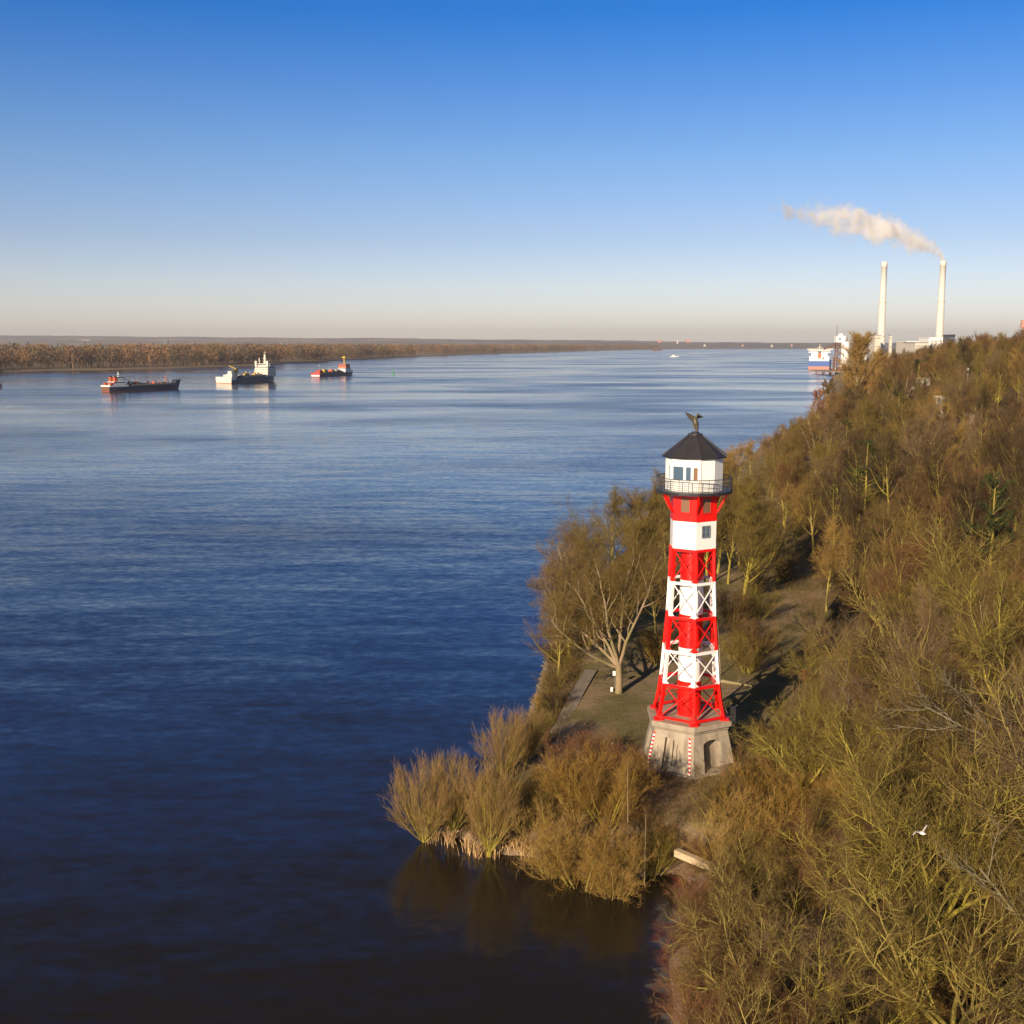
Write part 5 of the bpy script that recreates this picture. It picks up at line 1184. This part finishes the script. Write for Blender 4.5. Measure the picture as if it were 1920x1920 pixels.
# reeds at the foot of the willows
def reeds():
    r = np.random.default_rng(4); k = 0
    for px, py, w_, n, lb in ((810,1578,10,90,'small pale reed tuft under the leftmost willow'), (845,1580,12,110,'pale reed tuft under the second willow'), (876,1592,6,40,'tiny reed tuft between the second and third willow'), (893,1602,12,120,'reed tuft left of the tallest willow foot'),
            (925,1604,12,90,'reed tuft at the foot of the tallest willow'), (958,1592,20,260,'largest bed of pale reeds right of the tallest willow'), (985,1600,14,120,'last reed tuft before the golden bush')):
        x, y = at(px, py, 0); wd = w_*94/F; m = MB()
        V = []; Q = []
        for i in range(int(n*.6)):
            X = x + r.normal()*wd*.6; Y = y + r.normal()*.45; h = .55 + r.random()*.6; dx, dy = r.normal()*.14, r.normal()*.14; a = r.random()*3.14; sx, sy = math.cos(a)*.022, math.sin(a)*.022
            m.add([(X-sx, Y-sy, -.1), (X+sx, Y+sy, -.1), (X+dx+sx, Y+dy+sy, h*.7), (X+dx-sx, Y+dy-sy, h*.7), (X+dx*1.6+sx*1.8, Y+dy*1.6+sy*1.8, h*.85), (X+dx*1.9, Y+dy*1.9, h)], [(0,1,2,3), (3,2,4,5)])
        tag(m.build('reed_tuft', M['reed']), lb, 'reeds', 'pale reed tufts at the willows')
M['reed'] = twig_mat('dry_reed', (.55, .36, .17), (.42, .27, .12))
reeds()
# --- woods on the island across the river
def island_wood():
    r = np.random.default_rng(31)
    def clump(seed, n=150, Rr=7.5, H=22):
        q = np.random.default_rng(seed); u = unit(q.normal(size=(n, 3))); rad = Rr*(.55+.45*q.random((n, 1))); P = u*rad*np.array([1, 1, H/2.4/Rr]) + [0, 0, H*.56]; P[:, 2] = np.maximum(P[:, 2], 1)
        d = unit(u*[.6, .6, .5] + [0, 0, .5] + q.normal(size=(n, 3))*.6); l = (1.0+1.5*q.random((n, 1))); s = perp(d, q)*(.4+.6*q.random((n, 1)))
        V = np.stack([P-s*.6, P+s*.6, P+d*l+s*.25, P+d*l-s*.25], 1).reshape(-1, 3); Q = np.arange(n*4).reshape(n, 4)
        T = polyline((0,0,-.5), (0,0,1), H*.7, 4, .03, q); return joinm([(V, Q), tubes(T, np.linspace(.5, .2, 4)[None], 3)])
    protos = [clump(60+i) for i in range(8)]; pts = []
    isl = np.array(ISL)
    for row in range(16):
        n = 420
        t = r.random(n); ys = 1560*(9500/1560)**t; xs = np.interp(ys, isl[:, 1], isl[:, 0])
        off = 18 + ys*.012 + row**1.55*26 + r.random(n)*40
        # along-bank normal is close to -X
        xs = xs - off*.6; yy = ys + off*.9
        k = (vnoise(xs, yy, 160, 4) > (-.22 if row else -.08)) & (xs > -yy*.50 - 60)
        lag = (yy > 2300) & (yy < 4200) & (xs/yy > -.40) & (xs/yy < -.345)
        k &= ~lag
        for a, b in zip(xs[k], yy[k]): pts.append((a, b, 1.5))
    mass('island_wood', pts, protos, ['isl_a', 'isl_b', 'isl_c', 'isl_d'], 'brown winter wood along the far bank of the river', .95, 1.85)
    print('ISL', len(pts))
M['isl_a'] = twig_mat('far_twigs_brown', (.22, .125, .065), (.16, .10, .055), scale=.02)
M['isl_b'] = twig_mat('far_twigs_orange', (.30, .155, .07), (.22, .125, .06), scale=.02)
M['isl_c'] = twig_mat('far_twigs_grey', (.13, .10, .075), (.10, .075, .06), scale=.02)
M['isl_d'] = twig_mat('far_twigs_olive', (.19, .14, .065), (.14, .10, .05), scale=.02)
island_wood()

M['bankstone'] = paint('dark_bank_stone', (.20, .16, .11), .95, (.10, .085, .06), .8)
# ------------------------------------------------------------------ small things
# broken stones of the revetment
def stones():
    r = np.random.default_rng(8); m = MB()
    def rock(x, y, z, s):
        pts = []
        for j, (zz, rr_) in enumerate(((-.6, .7), (0, 1), (.55, .6))):
            pts.append([(x + s*rr_*math.cos(a)*(.75+.5*r.random()), y + s*rr_*math.sin(a)*(.75+.5*r.random()), z + s*zz*.6) for a in np.linspace(0, 2*math.pi, 7)[:-1]])
        m.rings(pts)
    for i in range(1900):
        yy = 92 + r.random()**1.3*110; x0 = float(np.interp(yy, SH[13:, 1], SH[13:, 0])); x = x0 - .2 + r.random()*4.6; rock(x, yy, gh(x, yy), .16 + .26*r.random())
    o = m.build('bank_stones', M['bankstone']); tag(o, 'rough stones of the river revetment', 'stones', kind='stuff')
    m = MB()
    for i in range(60):
        px = 1275 + r.random()*60; x, y = at(px, 1612 + r.random()*45, 1.2); rock(x, y, gh(x, y), .06+.34*r.random()**2.5)
    for i in range(160):
        x, y = 12.5 + r.random()*7, 48 + r.random()*28; rock(x, y, gh(x, y), .05+.3*r.random()**2.5)
    o = m.build('beach_stones', M['stone']); tag(o, 'pale stones on the little beach below the bushes', 'stones', kind='stuff')
stones()
def slab():
    a = Vector((*at(1268, 1598, 2.2), 2.2)); b = Vector((*at(1334, 1626, 2.2), 2.2)); r = empty('wall_stub', a); tag(r, 'pale concrete kerb wall lying at the edge of the little beach', 'wall')
    d = (b-a); m = MB(); m.beam((0,0,.0), d*.62, .5, .5); m.build('kerb_block', M['plankstone'], r); m = MB(); m.beam(d*.625, d, .6, .42); m.build('kerb_block', M['plankstone'], r)
M['plankstone'] = paint('pale_kerb', (.55, .42, .26), .85, (.4, .3, .2), 2)
slab()
def post(px, py, z, h, rad, label, mats, name='marker_post', top=None):
    x, y = at(px, py, z); r = empty(name, (x, y, gh(x, y)-.1)); tag(r, label, 'post'); n = 4
    m = MB(); m.cyl((0,0,0), (0,0,h), rad, rad*.9, 10); m.build('pole', M[mats[0]], r)
    m = MB(); m.cyl((0,0,h+.003), (0,0,h+.12), rad*1.4, rad*.9, 10); m.build('cap', M[mats[1]], r); return r
post(1148, 1424, PLAT, 1.6, .09, 'pink faded marker post on the bank left of the concrete block', ('pinkwall', 'white'))
post(1812, 742, 24, 9, .25, 'thin white post standing in the dark gap of the upper wood', ('white', 'white'))
def sign(px, py, z, label, h=1.5, w_=.35):
    x, y = at(px, py, z); r = empty('sign', (x, y-.5, gh(x, y)-.05)); tag(r, label, 'sign')
    m = MB(); m.cyl((0,0,0), (0,0,h), .03, .03, 8); m.build('pole', M['steel'], r); m = MB(); m.box(-w_/2, w_/2, -.05, -.032, h-.5, h); m.build('panel', M['white'], r)
sign(1152, 1287, PLAT, 'small white notice board at the foot of the spreading tree', 1.9, .5); sign(1146, 1294, PLAT, 'low white plate left of the spreading tree trunk', .55, .25)
def log():
    x, y = at(1352, 1281, PLAT); x2, y2 = at(1410, 1289, PLAT); z = gh(x, y); r = empty('fallen_log', (x, y, z)); tag(r, 'pale fallen trunk lying on the lawn right of the lighthouse', 'log')
    m = MB(); m.cyl((0,0,.22), (x2-x, y2-y, .15), .2, .11, 10); m.build('trunk', M['bark_pale'], r); m = MB(); m.cyl(((x2-x)*.5, (y2-y)*.5, .2), ((x2-x)*.7, (y2-y)*.5+.8, .7), .06, .02, 6); m.build('branch_stub', M['bark_pale'], r)
log()
# small wooden hut roof right of the block
def hut():
    x, y = at(1395, 1462, PLAT); r = empty('timber_shelter', (x, y, gh(x, y)-.05), R(25)); tag(r, 'low brown timber deck with pitched cover at the right corner of the block', 'shelter')
    m = MB(); m.box(-1.5, 1.5, -1.2, 1.2, 0, .9); m.build('wall', M['rust'], r)
    m = MB(); m.add([(-1.8,-1.5,.9),(1.8,-1.5,.9),(1.8,1.5,.9),(-1.8,1.5,.9),(-1.8,0,1.7),(1.8,0,1.7)], [(0,1,5,4),(2,3,4,5),(0,4,3),(1,2,5),(0,3,2,1)]); m.build('roof', M['plankdark'], r)
M['plankdark'] = paint('brown_boards', (.16, .10, .065), .85, (.1, .07, .05), 3)
hut()
def arcbar(px, py, z, col, rad, label, name, th=.07, rz=0, arc=math.pi, x=None, y=None):
    if x is None: x, y = at(px, py, z)
    g = gh(x, y); r = empty(name, (x, y, g), rz); tag(r, label, 'play frame'); pts = [Vector((-rad*math.cos(t), 0, 1.0+rad*math.sin(t))) for t in np.linspace(0, arc, 9)]
    m = MB(); [m.cyl(a, b, th, th, 8) for a, b in zip(pts[:-1], pts[1:])]; m.build('hoop', M[col], r)
    m = MB(); m.cyl((-rad,0,-.1), (-rad,0,1.0), th, th, 8); m.build('post', M[col], r); m = MB(); e = pts[-1]; m.cyl((e.x,0,-.1), (e.x,0,e.z), th, th, 8); m.build('post', M[col], r)
arcbar(1472, 1428, 3, 'yellow', .55, 'yellow hooped play frame glimpsed through the branches', 'play_frame')
arcbar(1448, 1424, 3, 'yellow', .4, 'smaller yellow play frame left of the hooped one', 'play_frame')
arcbar(1505, 1424, 3, 'red', .7, 'red leaning play frame right of the yellow ones', 'play_frame', rz=.6)
arcbar(1512, 1402, 3, 'blue', .5, 'blue topped play frame behind the red one', 'play_frame')
arcbar(1427, 1447, 2.6, 'red', .3, 'small red frame beside the timber shelter', 'play_frame')
arcbar(1506, 1268, 3, 'red', .16, 'tiny red frame at the bend of the path', 'play_frame', th=.04)
# houses glimpsed in the wood
def house(px, py, z, w_, h, label, mat='white', roof='rust'):
    x, y = at(px, py, z); g = gh(x, y); r = empty('house', (x, y, g)); tag(r, label, 'house')
    m = MB(); m.box(-w_/2, w_/2, -3, 3, -.5, h); m.build('wall', M[mat], r)
    m = MB(); m.add([(-w_/2-.4,-3.4,h),(w_/2+.4,-3.4,h),(w_/2+.4,3.4,h),(-w_/2-.4,3.4,h),(-w_/2,0,h+2.4),(w_/2,0,h+2.4)], [(0,1,5,4),(2,3,4,5),(0,4,3),(1,2,5),(0,3,2,1)]); m.build('roof', M[roof], r)
    m = MB(); [m.box(a, a+.9, -3.06, -2.9, 1, h-.7) for a in np.arange(-w_/2+.7, w_/2-1, 2)]; m.build('window', M['glass'], r)
house(1763, 735, 26, 9, 6, 'white gabled house half hidden in the upper wood')
house(1798, 782, 22, 5, 4, 'small pale hut half hidden right of the white gabled house', 'cream')
house(1720, 722, 24, 7, 4.5, 'low tiled house in the wood right of the poplar', 'cream')
# gull gliding over the lower right wood
def gull():
    D = 50.0; x = xpx(1731, D, 18); z = zpx(1562, D); m = MB()
    bp = [(-.32, .015), (-.22, .05), (-.05, .085), (.12, .08), (.22, .05), (.29, .045), (.33, .02)]
    rg = [[(t, r_*math.cos(a), r_*.9*math.sin(a)) for a in np.linspace(0, 2*math.pi, 11)[:-1]] for t, r_ in bp]; m.rings(rg)
    m.cyl((.32, 0, 0), (.39, 0, -.02), .018, .004, 6, 1)
    m.add([(-.25,-.03,0), (-.25,.03,0), (-.46,.10,-.01), (-.46,-.10,-.01), (-.25,-.03,.012), (-.25,.03,.012), (-.46,.10,0), (-.46,-.10,0)], [(0,1,2,3),(7,6,5,4),(0,3,7,4),(1,5,6,2),(2,6,7,3)])
    for s in (-1, 1):
        st = [(.0, .03, .07, -.07), (.2, .16, .10, -.02), (.36, .24, .11, .01), (.58, .14, .02, -.06), (.76, -.02, -.14, -.18)]
        up = [[(a, s*(.06+y), z_+.012), (b, s*(.06+y), z_+.006), (b, s*(.06+y), z_-.006), (a, s*(.06+y), z_-.006)] for y, z_, a, b in ((q[0], q[1], q[2], q[3]) for q in st)]
        for i, (u, v) in enumerate(zip(up[:-1], up[1:])): m.add(u+v, [(0,1,5,4),(1,2,6,5),(2,3,7,6),(3,0,4,7)], 2 if i < 3 else 3)
    o = m.build('gull', [M['white'], M['orange'], M['gullgrey'], M['black']], smooth=False); o.location = (x, D, z); o.rotation_euler = (R(12), R(-8), R(-62)); o.scale = (.62, .86, 1.0)
    tag(o, 'white gull gliding with bent wings over the lower right wood', 'bird')
M['gullgrey'] = paint('gull_wing', (.55, .5, .48), .7)
gull()

# ------------------------------------------------------------------ haze
def haze():
    m = bpy.data.materials.new('haze_air'); m.use_nodes = True; nt = m.node_tree; nt.nodes.clear()
    out = node(nt, 'ShaderNodeOutputMaterial'); pv = node(nt, 'ShaderNodeVolumePrincipled'); nt.links.new(pv.outputs[0], out.inputs['Volume'])
    pv.inputs['Color'].default_value = (.95, .97, 1, 1); pv.inputs['Density'].default_value = HAZE; pv.inputs['Anisotropy'].default_value = .2
    o = MB().box(-21500, 21500, -3500, 21500, -4.2, 290).build('haze', m); tag(o, 'thin bluish haze in the air over the river', kind='stuff')
HAZE = 4.5e-5
haze()
